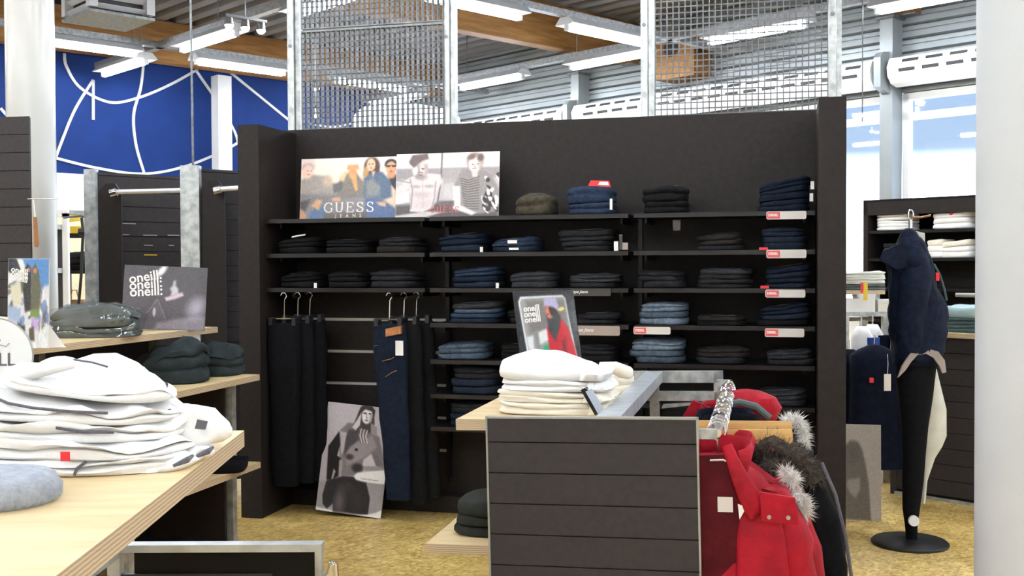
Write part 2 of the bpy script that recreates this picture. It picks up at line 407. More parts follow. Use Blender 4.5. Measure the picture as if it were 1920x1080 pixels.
# ---------------------------------------------------------------- folded cloth
def folded(w, d, h, seed=0, nf=2, t0=0.0, t1=0.0, amp=0.006, n=32, p=5.0, groove=0.05, lump=0.0, hang=0.0, dome=0.0, lfq=5.0):
    # rounded slab of cloth with nf visible layers; base follows t0*x, top follows t1*x (metres at the edge)
    prof = [(0.0, 1.0), (0.35, 1.0), (0.62, 1.0), (0.82, 0.985), (0.93, 0.96)]
    for k in range(nf):
        a = 1 - k / nf; b = 1 - (k + 1) / nf; th = a - b
        prof += [(0.985 if k == 0 else 0.99, a - 0.14 * th), (1.0, a - 0.38 * th), (1.0, a - 0.68 * th)]
        if k < nf - 1: prof.append((1.0 - groove, b + 0.02 * th))
        else: prof.append((0.98, b + 0.10 * th))
    prof += [(0.9, 0.0), (0.5, 0.0), (0.0, 0.0)]
    vs, fs = [], []
    sx = seed * 7.31 + 3.0
    for i, (r, zn) in enumerate(prof):
        for j in range(n):
            a = 2 * math.pi * j / n; ca, sa = math.cos(a), math.sin(a)
            k = (abs(ca) ** p + abs(sa) ** p) ** (-1.0 / p)
            kk = 1 + 0.05 * mnoise.noise(Vector((ca * 1.3 + sx, sa * 1.3, zn * nf * 1.6)))
            x = r * ca * k * w / 2 * kk; y = r * sa * k * d / 2 * kk
            zz = (1 - zn) * (t0 * x / (w / 2)) + zn * (h + t1 * x / (w / 2))
            zz += amp * zn * mnoise.noise(Vector((x * 14 + sx, y * 14, zn * 3)))
            if dome: zz -= h * dome * zn * min(1.0, r) ** 2.2 * (1 if i < 5 else max(0.0, (zn - .0)))
            if lump: zz += lump * zn * mnoise.noise(Vector((x * lfq + sx, y * lfq, 1.7)))
            if hang: zz -= hang * max(0, (abs(x) / (w / 2)) - 0.75) * zn
            vs.append((x, y, zz))
    m = len(prof)
    for i in range(m - 1):
        for j in range(n):
            if i == 0: fs.append((j, n + j, n + (j + 1) % n))
            elif i == m - 2: fs.append((i * n + j, (i + 1) * n + j, i * n + (j + 1) % n))
            else: fs.append((i * n + j, (i + 1) * n + j, (i + 1) * n + (j + 1) % n, i * n + (j + 1) % n))
    mb = MB(); mb.add(vs, fs)
    # weld the poles
    return mb
def fur(mb, pts, rad, n, length, seed=0, th=0.0016):
    n = int(n * 2.2)
    R = random.Random(seed); P = [Vector(p) for p in pts]
    for _ in range(n):
        u = R.random() * (len(P) - 1); i = int(u); c = P[i].lerp(P[i + 1], u - i)
        d = Vector((R.gauss(0, 1), R.gauss(0, 1), R.gauss(0, 1))).normalized()
        b = c + d * rad * (0.5 + 0.5 * R.random()); L = length * (0.6 + 0.7 * R.random())
        q = d.orthogonal().normalized(); q2 = d.cross(q)
        droop = Vector((R.gauss(0, .3), R.gauss(0, .3), -0.25 + R.gauss(0, .3))) * L * .5
        mb.add([b + q * th, b - q * th * .5 + q2 * th, b - q * th * .5 - q2 * th, b + d * L + droop], [(0, 1, 3), (1, 2, 3), (2, 0, 3)])
    return mb
RND = random.Random(11)
M['line_white'] = mat('matt white line paint', (0.46, 0.47, 0.48), 0.7, var=0.03)
M['taupe_cloth'] = mat('taupe cloth', (0.30, 0.25, 0.23), 0.85, var=0.15, bump=0.2)

# ================================================================ THE BUILDING
RB = (0, 0, YB)
A0, A1, C0, C1 = -5.5, 11.4, -5.5, 14.3        # room along B1, along B2
ZC = 4.75
mb = MB(); mb.box(A0, A1, C0, C1, -0.06, 0.0)
floor = struct('floor', mb, M['floor'], rot=RB)
# ceiling: trapezoidal steel deck, ribs along B2
mb = MB(); pts = []
x = A0
while x < A1:
    pts += [(x, ZC), (x + 0.14, ZC), (x + 0.17, ZC + 0.09), (x + 0.27, ZC + 0.09)]
    x += 0.30
vs = [(p[0], C0, p[1]) for p in pts] + [(p[0], C1, p[1]) for p in pts]; n = len(pts)
mb.add(vs, [(i, i + 1, i + 1 + n, i + n) for i in range(n - 1)])
ceiling = struct('ceiling', mb, M['deck'], rot=RB)
mb = MB(); mb.box(A0, A1, C0, C1, ZC + 0.12, ZC + 0.18); part('roof_board', mb, M['deck'], ceiling)

# walls behind the camera and beside it
mb = MB(); mb.box(A0 - 0.1, A0, C0, C1, 0, ZC + .1); struct('wall_near_left', mb, M['white'], rot=RB)
mb = MB(); mb.box(A0, A1, C0 - 0.1, C0, 0, ZC + .1); struct('wall_near_right', mb, M['white'], rot=RB)

# blue wall with white band and painted lines
mb = MB(); mb.box(A0, A1 + .1, C1, C1 + 0.1, 2.72, ZC + .1)
wl = struct('wall_left', mb, M['blueish'], rot=RB)
mb = MB(); mb.box(A0, A1 + .1, C1 - 0.02, C1 + 0.1, 2.24, 2.72); part('white_band', mb, M['white'], wl)
mb = MB(); mb.box(A0, A1 + .1, C1 + 0.02, C1 + 0.1, 0, 2.24); part('lower_wall', mb, M['cream_wall'], wl)
mb = MB(); mb.box(A0, A1 + .1, C1 - 0.035, C1 + 0.02, 2.19, 2.24); part('band_ledge', mb, M['galv_dark'], wl)
def blue_pt(x, y, off=0.0):
    P = on_plane(x, y, B2 * (C1 - off), B2); return P
def wall_line(pts, wdt):
    Q = [toB(blue_pt(x, y)) for x, y in pts]
    # smooth through the points
    V3 = [Vector((q[0], q[2])) for q in Q]; out = []
    for i in range(len(V3) - 1):
        p0 = V3[max(i - 1, 0)]; p1 = V3[i]; p2 = V3[i + 1]; p3 = V3[min(i + 2, len(V3) - 1)]
        for k in range(8 if len(V3) > 2 else 1):
            t = k / 8
            out.append(0.5 * (2 * p1 + (p2 - p0) * t + (2 * p0 - 5 * p1 + 4 * p2 - p3) * t * t + (3 * p1 - p0 - 3 * p2 + p3) * t ** 3))
    out.append(V3[-1]); m = MB(); vs = []
    for i, p in enumerate(out):
        d = (out[min(i + 1, len(out) - 1)] - out[max(i - 1, 0)]).normalized(); q = Vector((-d[1], d[0])) * wdt / 2
        for s in (1, -1):
            for dep in (0.0, 0.02): vs.append((p[0] + q[0] * s, C1 - dep, p[1] + q[1] * s))
    fs = []
    for i in range(len(out) - 1):
        a = i * 4; b = a + 4
        fs += [(a + 1, b + 1, b + 3, a + 3), (a, b, b + 1, a + 1), (a + 2, a + 3, b + 3, b + 2)]
    m.add(vs, fs); part('painted_line', m, M['line_white'], wl)
wall_line([(120, 100), (124, 125), (150, 165), (205, 192), (260, 183), (320, 158), (370, 130)], 0.035)
wall_line([(268, 120), (263, 165), (250, 215), (254, 270), (268, 320), (272, 330)], 0.035)
wall_line([(174, 150), (140, 205), (115, 265), (102, 300)], 0.035)
wall_line([(174, 150), (174, 225)], 0.035)
wall_line([(102, 296), (180, 315), (265, 326), (340, 314), (410, 287), (450, 265)], 0.035)
wall_line([(365, 130), (410, 195), (438, 245), (446, 270)], 0.035)
wall_line([(430, 135), (540, 225)], 0.035)
wall_line([(0, 203), (20, 225)], 0.035)
wall_line([(580, 232), (620, 238), (655, 232), (690, 215)], 0.03)
# flat white column standing against the blue wall
solo('wall_column', MB().box(-0.105, 0.105, -0.1, 0.1, 0, 4.18), M['line_white'], 'slim white square column standing against the blue wall', 'column', loc=B(7.66, 13.98, 0), rot=RB)

# right wall: windows, cladding, columns, ducts
WD = A1
def on_b1(x, y, D=A1): return toB(on_plane(x, y, B1 * D, B1))
ZW0, ZW1 = 0.9, 3.36
mb = MB(); mb.box(WD + .04, WD + .14, C0, C1, 0, ZW0); mb.box(WD + .04, WD + .14, C0, C1, ZW1, ZC + .1)
wr = struct('wall_right', mb, M['clad_gap'], rot=RB)
zz = ZW1
while zz < ZC:
    for b0 in np.arange(C0, C1 - 0.1, 4.95):
        pr = [(.04, 0), (.0, .012), (.0, .062), (.018, .068), (.018, .080), (.0, .086), (.0, .128), (.04, .140)]; b9 = min(b0 + 4.95, C1)
        m = MB(); m.add([(WD + q[0], b0, zz + q[1]) for q in pr] + [(WD + q[0], b9, zz + q[1]) for q in pr], [(i, i + 8, i + 9, i + 1) for i in range(7)])
        part('cladding_panel', m, M['clad'], wr)
    zz += 0.15
m = MB(); m.box(WD, WD + .04, C0, C1, 0, ZW0); part('sill_wall', m, M['white'], wr)
COLS = [1.5, 5.80, 10.45, 13.75, -2.6]
wi = 0
for lo, hi in ((10.53, 14.2), (5.88, 10.37), (1.58, 5.72), (-2.52, 1.42)):
    wi += 1
    w = struct('window_%d' % wi, MB().box(WD, WD + .1, lo, lo + .07, ZW0, ZW1), M['white'], rot=RB)
    fr = MB(); part('frame_post', MB().box(WD, WD + .1, hi - .07, hi, ZW0, ZW1), M['white'], w)
    part('frame_head', MB().box(WD, WD + .1, lo, hi, ZW1 - .07, ZW1), M['white'], w)
    part('frame_sill', MB().box(WD - .05, WD + .1, lo, hi, ZW0 - .03, ZW0 + .06), M['white'], w)
    part('transom', MB().box(WD, WD + .1, lo, hi, 3.07, 3.145), M['white'], w)
    k = 2; step = (hi - lo) / k
    for i in range(1, k): part('mullion', MB().box(WD, WD + .1, lo + i * step - .035, lo + i * step + .035, ZW0, ZW1), M['white'], w)
    for i in range(k):
        part('pane', MB().box(WD + .045, WD + .055, lo + i * step + .03, lo + (i + 1) * step - .03, ZW0 + .05, 3.075), M['glass'], w)
        part('pane', MB().box(WD + .045, WD + .055, lo + i * step + .03, lo + (i + 1) * step - .03, 3.14, ZW1 - .05), M['glass'], w)
names = {1.5: 'steel wall column beyond the near white pillar', 5.80: 'grey steel column between the two bright windows', 10.45: 'steel wall column seen between the two mesh panels', 13.75: 'steel wall column in the corner by the blue wall', -2.6: 'steel wall column at the near end of the window wall'}
for b in COLS[:3]:
    t = thing('steel_column', names[b], 'column', B(WD - .16, b, 0), RB, 'steel columns of the window wall')
    part('post', MB().box(-.06, .16, -.075, .075, 0, 4.16), M['clad'], t)
    part('head_plate', MB().box(-.1, .16, -.11, .11, 4.16, 4.185), M['galv_dark'], t)
    part('duct_bracket', MB().prism([(-.26, 3.40), (-.06, 3.34), (-.06, 3.80), (-.20, 3.78), (-.26, 3.72)], -.04, .04), M['clad'], t)
# white slotted duct along the window wall
def duct(b0, b1, label):
    t = thing('air_duct', label, 'duct', B(WD - .26, b0, 3.41), RB, 'white slotted ducts over the windows')
    L = b1 - b0; m = MB()
    prof = [(.06, 0), (-.05, .025), (-.12, .09), (-.14, .19), (-.08, .29), (.10, .31), (.10, 0)]
    m.prism([(p[0], p[1]) for p in prof], 0, L)
    part('duct_body', m, M['white'], t)
    slot = MB().box(-.004, .004, 0, .18, -.018, .018).mesh('vent_slot', [M['clad_gap']])
    y = 0.12
    while y < L - .25:
        part('vent_slot', slot, None, t, loc=(-.110, y, .245), rot=(0, .54, 0))
        part('vent_slot', slot, None, t, loc=(-.131, y + .03, .145), rot=(0, -.20, 0))
        y += .26
duct(10.55, 13.3, 'white slotted duct over the window nearest the blue wall')
duct(5.90, 10.35, 'white slotted duct behind the mesh panel over the jeans wall')
duct(1.6, 5.70, 'white slotted duct ending at the near white pillar')

# timber beams along B1
for b, lab in ((13.7, 'glulam timber beam running in front of the blue wall'), (9.55, 'broad glulam timber beam above the open gap between the mesh panels'), (5.60, 'glulam timber beam whose end shows above the bright windows'), (1.35, 'glulam timber beam overhead out of the picture')):
    if b == 1.35: continue
    t = thing('roof_beam', lab, 'beam', B(0, b, 0), RB, 'timber roof beams')
    L0 = A0 if b > 6 else 2.0
    part('timber', MB().box(L0, A1 - .005, -.09, .09, 4.2, 4.74), M['beam'], t)
    part('end_shoe', MB().box(A1 - .16, A1 - .005, -.10, .10, 4.185, 4.2), M['galv_dark'], t)

# fluorescent lamp grid ------------------------------------------------------------
ZL = 4.0
def lamp(a, b, along, label, group='fluorescent lamps in view', L=1.16):
    r = YB if along == 1 else YB + math.pi / 2
    t = thing('fluorescent_lamp', label, 'lamp', B(a, b, ZL), (0, 0, r), group)
    part('batten', MB().prism([(-.065, .10), (.065, .10), (.135, .030), (.130, .024), (-.130, .024), (-.135, .030)], -L / 2 - .08, L / 2 + .08), M['lamp_body'], t, rot=(0, 0, math.pi / 2))
    m = MB().tube([(-L / 2, 0, 0), (L / 2, 0, 0)], .042, 10)
    part('tube', m, M['tube'], t, smooth=True)
    e = MB()
    part('end_cap', MB().box(-L / 2 - .05, -L / 2, -.03, .03, -.035, .04), M['lamp_body'], t)
    part('end_cap', MB().box(L / 2, L / 2 + .05, -.03, .03, -.035, .04), M['lamp_body'], t)
LA1, LA2 = 5.94, 10.10     # lines along B2
LB1, LB2 = 12.30, 7.92     # lines along B1
seen = [
 (LA1, 13.30, 2, 'fluorescent lamp nearest the blue wall, sloping up from the white wall lines'),
 (LA1, 11.12, 2, 'fluorescent lamp just past the trunking crossing, beside the spotlights'),
 (LA1, 8.80, 2, 'fluorescent lamp glimpsed through the top of the mesh by the side panel'),
 (LB1 + .05, 5.05, 1, 'fluorescent lamp beside the round white column under the louvred heater'),
 (LB1, 7.02, 1, 'fluorescent lamp above the slim white square column'),
 (LB1, 9.03, 1, 'fluorescent lamp seen through the mesh above the posters'),
 (LB2, 7.05, 1, 'fluorescent lamp under the broad timber beam at the picture top'),
 (LB2, 8.98, 1, 'fluorescent lamp ending at the steel post before the timber beam'),
 (LA2, 11.00, 2, 'fluorescent lamp low over the open gap beside the mesh post'),
 (LA2, 8.88, 2, 'fluorescent lamp pointing at the steel post below the timber beam'),
 (LA2, 6.74, 2, 'long bright fluorescent lamp seen through the plain wire mesh'),
 (LA2, 4.72, 2, 'fluorescent lamp at the top beside the near white pillar'),
 (LA2 + .02, 13.15, 2, 'fluorescent lamp by the glowing white arch, seen through mesh'),
]
for a, b, al, lab in seen:
    if al == 1: lamp(b, a, 1, lab)
    else: lamp(a, b, 2, lab)
off = 'fluorescent lamp on the ceiling grid outside the picture'
for a in (LA1, LA2, 1.75, -2.4):
    for b in (2.6, 0.4, -1.8, -4.0, 4.7, 6.6, 8.8, 11.1, 13.2):
        if (a in (LA1,) and b > 6.7) or (a == LA2 and b > 4): continue
        lamp(a, b, 2, off, 'fluorescent lamps outside the picture')
for b in (3.55,-0.8):
    for a in (-3.5, -1.0, 3.8, 7.9): lamp(a, b, 1, off, 'fluorescent lamps outside the picture')
M['galv_mid'] = mat('mid grey galvanised channel', (0.20, 0.21, 0.22), 0.45, metal=0.5, c2=(0.32, 0.33, 0.34), scale=25)
# trunking rails that carry the lamps
def trunk(a0, b0, a1, b1, lab):
    P, Q = B(a0, b0, 0), B(a1, b1, 0); L = float(np.linalg.norm(Q - P)); r = math.atan2(Q[1] - P[1], Q[0] - P[0])
    t = thing('lamp_trunking', lab, 'rail', (P[0], P[1], ZL + .10), (0, 0, r), 'lamp trunking rails')
    part('channel', MB().box(0, L, -.045, .045, 0, .07), M['galv_mid'], t)
    x = .6
    while x < L:
        part('suspension_rod', MB().tube([(x, 0, .07), (x, 0, ZC - ZL - .125)], .006, 6), M['galv_dark'], t); x += 2.1
trunk(LA1, 4, LA1, 14.1, 'lamp trunking rail running over the round column towards the blue wall')
trunk(LA2, 2.5, LA2, 14.1, 'lamp trunking rail in front of the clad window wall')
trunk(3.0, LB1, 11.2, LB1, 'lamp trunking rail crossing before the beam at the blue wall')
trunk(3.0, LB2, 11.2, LB2, 'lamp trunking rail crossing under the broad timber beam')

# spotlights
def spot(x, y, b2d, lab, k=1):
    P = at_y(x, y, b2d); t = thing('spotlight', lab, 'spotlight', P, RB, 'spotlights')
    part('bracket', MB().box(-.06 * k - .04, .06 * k + .04, -.03, .03, .075, .10), M['black'], t)
    part('stem', MB().tube([(0, 0, .11), (0, 0, ZL + .1 - P[2])], .008, 6), M['galv_dark'], t)
    for i in range(k):
        xx = (i - (k - 1) / 2) * .17
        c = part('lamp_head', MB().loft([(xx, 0, 0, .045, .045), (xx, 0, .07, .035, .035)], 14), M['chrome'], t, smooth=True)
        part('lens', MB().loft([(xx, 0, -.035, .012, .012), (xx, 0, -.028, .028, .028), (xx, 0, -.012, .040, .040), (xx, 0, 0, .042, .042)], 14), M['spotlens'], c, smooth=True)
M['spotlens'] = emit('spot lens', (1.0, 0.95, 0.88), 18.0)
spot(460, 52, 10.4, 'triple chrome ceiling spotlight beside a fluorescent lamp', 3)
spot(592, 167, 12.3, 'upper single spotlight glowing behind the mesh by the steel post', 1)
spot(592, 216, 12.3, 'lower single spotlight glowing behind the mesh by the steel post', 1)

# the glowing white arch on the wall by the corner
M['signglow'] = emit('backlit acrylic', (0.96, 0.98, 1.0), 4.0)
def arch_sign():
    t = thing('illuminated_sign', 'glowing white rounded sign panel seen over the jeans wall', 'sign')
    pts = [(672, 250), (672, 222), (682, 206), (700, 196), (735, 190), (790, 196), (828, 202), (850, 208), (862, 222), (866, 250)]
    P = [toB(blue_pt(x, y, 1.5)) for x, y in pts]
    c = P[0]
    m = MB().prism([(p[0] - c[0], p[2] - c[2]) for p in P], 0, .16)
    t.location = B(c[0], C1 - 1.5, c[2]); t.rotation_euler = RB
    part('acrylic_face', m, M['signglow'], t)
    for q in (.4, 1.0): part('hanging_wire', MB().tube([(q, .08, .35), (q, .08, ZC - c[2] - .02)], .004, 6), M['galv_dark'], t)
arch_sign()

# louvred heater box hung from the ceiling
def heater():
    z = 3.85
    N = toB(at_z(168, 20, z)); Lc = toB(at_z(108, 41, z)); Rc = toB(at_z(298, 37, z))
    wx = Rc[0] - N[0]; wy = Lc[1] - N[1]; H = .62
    t = thing('unit_heater', 'grey louvred heater box hanging from the ceiling', 'heater', B(N[0], N[1], z), RB)
    part('base_pan', MB().box(0, wx, 0, wy, 0, .025), M['galv_dark'], t)
    part('core', MB().box(.09, wx - .09, .09, wy - .09, .05, H), M['black'], t)
    for cx, cy in ((0, 0), (wx - .08, 0), (0, wy - .08), (wx - .08, wy - .08)): part('corner_post', MB().box(cx, cx + .08, cy, cy + .08, .05, H), M['lamp_body'], t)
    part('top_pan', MB().box(0, wx, 0, wy, H, H + .05), M['galv_dark'], t)
    for i in range(6):
        zc = .075 + i * .09
        Mx = Matrix.Translation((0, .04, zc)) @ Matrix.Rotation(math.radians(-35), 4, 'X'); part('louvre', MB().box(.08, wx - .08, -.028, .028, -.005, .005, M=Mx), M['lamp_body'], t)
        My = Matrix.Translation((.04, 0, zc)) @ Matrix.Rotation(math.radians(35), 4, 'Y'); part('louvre', MB().box(-.028, .028, .08, wy - .08, -.005, .005, M=My), M['lamp_body'], t)
    for cx, cy in ((.1, .1), (wx - .1, .1), (.1, wy - .1), (wx - .1, wy - .1)): part('hanger_rod', MB().tube([(cx, cy, H), (cx, cy, ZC - z - .03)], .01, 6), M['galv_dark'], t)
heater()

# round columns
def column(px0, px1, d, lab, m, zt=4.75):
    c = at_y((px0 + px1) / 2, 500, d); r = (px1 - px0) / 2 / FOC * d
    t = thing('round_column', lab, 'column', (c[0], c[1], 0))
    part('shaft', MB().cyl((0, 0, 0), r, zt, 48), m, t, smooth=True)
    part('floor_collar', MB().cyl((0, 0, 0), r * 1.08, .04, 48), M['galv'], t, smooth=True)
column(19, 105, 7.75, 'round glossy off-white column in front of the blue wall', M['white_gloss'])
column(1836, 2010, 3.3, 'broad round white pillar cut off by the picture edge', M['white_matt'])
# brown box fixed to the wall between the beams
t = thing('wall_speaker', 'brown wooden speaker box on the clad wall behind the mesh', 'speaker', B(A1 - .36, 8.28, 3.86), RB)
part('cabinet', MB().box(0, .36, 0, .60, 0, .58), M['beam'], t)
part('speaker_cone', MB().tube([(-.01, .36, .38), (.0, .36, .38)], .11, 20), M['black'], t)
part('side_port', MB().box(.1, .2, -.004, 0, .3, .4), M['black'], t)
# thin cable down to the double steel post
P = at_y(362, 312, 6.93)
solo('suspension_cable', MB().tube([(0, 0, 0), (-.01, 0, ZC - P[2] - .02)], .008, 6), M['galv_dark'], 'thin steel cable hanging down to the double galvanised post', 'cable', loc=P)
P = at_y(1617, 160, 10.5)
solo('pull_cord', MB().tube([(0, 0, -.35), (0, 0, ZC - P[2] - .02)], .005, 6), M['black'], 'thin black cord hanging before the bright window', 'cord', loc=P)

# ================================================================ THE JEANS WALL
RW = (0, 0, -YW)
jw = thing('wall_shelving', 'dark brown wall shelving unit full of folded jeans', 'shelving', W(0, 0, 0), RW)
SL, SR, ZT = 0.0, 3.17, 2.36
SHZ = [1.775, 1.57, 1.366, 1.165, 0.955, 0.757, 0.569]
BAY = [(0.0, 1.005), (1.03, 2.18), (2.205, 3.165)]
TF = 0.42
part('back_panel', MB().box(SL - .13, SR + .13, 0, .03, 0, ZT), M['panel'], jw)
part('side_panel', MB().box(-.135, 0, -.50, 0, 0, 2.335), M['panel'], jw)
part('side_panel', MB().box(3.172, 3.305, -.715, 0, 0, 2.325), M['panel'], jw)
part('divider', MB().box(1.006, 1.029, -.05, 0, .2, 1.76), M['shelf'], jw)
part('divider', MB().box(2.181, 2.204, -.05, 0, .2, 1.76), M['shelf'], jw)
part('plinth', MB().box(0, 3.17, -.10, 0, 0, .10), M['panel'], jw)
def shelf(bay, z):
    a, b = BAY[bay]
    s = part('shelf', MB().box(a + .003, b - .003, -TF, -.005, z - .018, z), M['shelf'], jw)
    part('shelf_edge', MB().box(a + .003, b - .003, -TF - .006, -TF, z - .022, z + .002), M['shelf_edge'], s)
    for x in (a + .05, b - .06): part('shelf_bracket', MB().prism([(x, z - .018), (x, z - .05), (x + .012, z - .05), (x + .012, z - .018)], -.33, -.005), M['shelf'], s)
M['shelf_edge'] = mat('dark shelf nosing', (0.012, 0.010, 0.010), 0.28, metal=0.1, spec=0.4)
for z in SHZ[:3]: shelf(0, z)
for z in SHZ[:7]: shelf(1, z)
for z in SHZ[:5]: shelf(2, z)
shelf(2, 0.735); shelf(2, 0.45)
# slatwall of the hanging bay with aluminium inserts
M['insert'] = mat('aluminium slot insert', (0.66, 0.63, 0.56), 0.4, metal=0.2)
zs = [0.16, 0.36, 0.56, 0.76, 0.96, 1.16, 1.355]
for i in range(len(zs) - 1):
    sl = part('slat_board', MB().box(.004, 1.004, -.022, -.002, zs[i] + .012, zs[i + 1] - .006), M['panel'], jw)
    if i > 0: part('slot_insert', MB().box(.01, 1.0, -.016, -.002, zs[i] - .006, zs[i] + .012), M['insert'], jw)
# face-out arms for the hanging jeans
for x, z in ((.17, 1.325), (.80, 1.325)):
    a = part('faceout_arm', MB().tube([(x, -.02, z), (x, -.40, z - .01), (x, -.415, z + .012)], .009, 8), M['shelf'], jw, smooth=True)
    part('arm_plate', MB().box(x - .03, x + .03, -.03, -.02, z - .03, z + .03), M['shelf'], a)

# posts and gratings above the wall
def post(s, lab, w=.085):
    t = thing('steel_post', lab, 'post', W(s, -.066, 0), RW, 'galvanised posts above the jeans wall')
    part('front_profile', MB().box(-w / 2, -w / 2 + w * .56, -.03, .03, .0, 3.35), M['galv'], t)
    part('rear_profile', MB().box(-w / 2 + w * .60, w / 2, -.01, .05, .0, 3.35), M['galv'], t)
    part('joint_bolt', MB().tube([(-w / 2 + .02, -.035, 2.9), (-w / 2 + .02, -.028, 2.9)], .012, 8), M['galv_dark'], t)
post(-.032, 'galvanised double post rising by the side panel of the jeans wall', .076)
post(1.006, 'galvanised double post between the mesh and the open gap', .068)
post(2.222, 'galvanised double post at the near edge of the plain wire mesh', .072)
post(3.28, 'galvanised post rising behind the tall side panel by the windows', .07)
def grating(s0, s1, z0, z1, lab, bar, dep, pitch):
    t = thing('steel_grating', lab, 'grating', W(s0, -.04, 0), RW, 'steel mesh panels above the jeans wall')
    L = s1 - s0; m = MB(); n = int(L / pitch)
    for i in range(n + 1):
        x = i * L / n; m.box(x - bar / 2, x + bar / 2, -dep / 2, dep / 2, z0, z1)
    part('bearing_bars', m, M['grate'], t, kind='stuff')
    m = MB(); k = int((z1 - z0) / pitch)
    for j in range(k + 1):
        z = z0 + j * (z1 - z0) / k; m.box(0, L, -.004, .004, z - .0032, z + .0032)
    part('cross_rods', m, M['grate'], t, kind='stuff')
    part('edge_bar', MB().box(0, L, -dep / 2 - .002, dep / 2 + .002, z0 - .006, z0), M['galv_dark'], t)
    part('edge_bar', MB().box(0, L, -dep / 2 - .002, dep / 2 + .002, z1, z1 + .012), M['galv_dark'], t)
grating(.035, .975, 2.366, 2.975, 'dense deep steel grating panel above the posters', .005, .040, .033)
grating(.035, .975, 3.0, 3.34, 'upper strip of deep steel grating above the dark seam', .005, .040, .033)
grating(2.27, 3.24, 2.366, 3.34, 'plain steel mesh panel in front of the window wall', .006, .008, .034)
tag(part('top_rail', MB().box(-.07, 3.32, -.03, .03, 3.35, 3.40), M['galv'], None, loc=W(0, -.04, 0), rot=RW), 'galvanised rail along the tops of the mesh posts', 'rail')

# ---------------------------------------------------------------- folded jeans
ORD = ['top', 'second', 'third', 'fourth', 'fifth', 'sixth']
BAYN = ['bay with hanging jeans', 'centre bay', 'bay with red-logo labels']
SHN = ['top', 'second', 'third', 'fourth', 'fifth', 'sixth', 'lowest']
CN = dict(black='black', charcoal='charcoal', grey='grey', indigo='dark indigo', navy='dark navy', blue='blue', light='pale blue', khaki='khaki', brown='brown-black', mid='faded blue')
def stack(xl, xr, row, bay, ytop, cols, place, rise=0.0, z=None, t=.245, dep=.30, seed=0, tags=()):
    zb = (SHZ[row] if z is None else z) + .002
    tf = TF - .012
    ymid = 500
    s0, _ = wat(xl, ymid, tf); s1, _ = wat(xr, ymid, tf)
    _, zt = wat((xl + xr) / 2, ytop, tf); 
    H = max(.03, zt - zb); w = s1 - s0; n = len(cols); R = random.Random(seed * 17 + row * 5 + xl)
    hs = [1 + .25 * R.random() for _ in cols]; hs[0] *= 1.45
    tot = sum(hs); hs = [H * h / tot for h in hs]
    zc = zb; tl = 0.0; acc = 0.0
    for k in range(n - 1, -1, -1):
        h = hs[k]; nt_ = rise * (acc + h) / H; acc += h
        ww = w * (1 - .13 * R.random()); dx = (w - ww) * (R.random() - .5)
        m = folded(ww, dep, h * 1.04, seed=R.random() * 9, nf=1 if h < .045 else 2, t0=tl, t1=nt_, amp=.012 if k == 0 else .007, n=32, lump=.014 if k == 0 else 0.004, dome=.22 if k == 0 else 0.0, p=4.2)
        posn = ORD[k] if n > 1 else 'single'
        if k == n - 1 and n > 1: posn = 'bottom'
        lab = '%s folded %s jeans, %s stack, %s shelf, %s' % (posn, CN[cols[k]], place, SHN[row], BAYN[bay])
        o = solo('folded_jeans', m, DEN[cols[k]], lab, 'jeans', 'folded jeans on the jeans wall', loc=W((s0 + s1) / 2 + dx, tf - dep / 2 - .004 * R.random(), zc), rot=(0, 0, -YW + R.uniform(-.04, .04)), smooth=True, angle=70)
        if k == 0:
            zt_ = h
            # waistband and pocket stitching on the top pair
            pts = []
            for i in range(7):
                q = -.3 + .6 * i / 6; pts.append((q * ww, -dep * .28 + .03 * abs(q) * 2, h * .94 + nt_ * q * 2 + .001))
            part('pocket_stitch', MB().tube(pts, .0012, 5), M['stitch'] if cols[k] in ('khaki', 'mid', 'indigo') else M['stitch_grey'], o)
        for (kk, kind) in tags:
            if kk == k:
                if kind == 'white': part('size_sticker', MB().box(-.02, .035, -dep / 2 - .004, -dep / 2 + .002, h * .35, h * .75), M['paper'], o)
                if kind == 'red': part('price_tag', MB().box(-ww / 2 - .02, -ww / 2 + .025, -dep / 2 - .006, -dep / 2 - .003, -.002, .014), M['redtag'], o)
                if kind == 'string':
                    part('price_tag', MB().box(ww / 2 - .006, ww / 2 + .012, -dep / 2 - .010, -dep / 2 - .008, -.012, .03), M['paper'], o)
                if kind == 'stringl':
                    part('price_tag', MB().prism([(-ww * .1, h + .008), (ww * .24, h + .022), (ww * .25, h + .030), (-ww * .08, h + .018)], -dep / 2 + .02, -dep / 2 + .022), M['paper'], o)
                if kind == 'redtop':
                    g = part('brand_tag', MB().prism([(ww * .0, h + .004), (ww * .5, h - .004), (ww * .46, h + .030), (ww * .06, h + .034)], -dep / 2 + .04, -dep / 2 + .043), M['redtag'], o)
                    part('tag_patch', MB().prism([(ww * .22, h + .008), (ww * .46, h + .004), (ww * .44, h + .024), (ww * .26, h + .026)], -dep / 2 + .036, -dep / 2 + .039), M['paper'], g)
                    part('price_tag', MB().box(ww / 2 + .004, ww / 2 + .018, -dep / 2 - .01, -dep / 2 - .008, -.04, .02), M['paper'], o)
        zc += h; tl = nt_
S = stack
# top shelf
S(962, 1038, 0, 1, 362, ['khaki'], 'crumpled', .012, seed=1)
S(1056, 1146, 0, 1, 349, ['blue', 'blue'], 'red-tagged', .006, seed=2, tags=((0, 'redtop'),))
S(1197, 1292, 0, 2, 347, ['black', 'black'], 'lower', .008, seed=3)
S(1421, 1522, 0, 2, 335, ['indigo'] * 5, 'tall', .030, seed=4, tags=((0, 'string'), (2, 'string')))
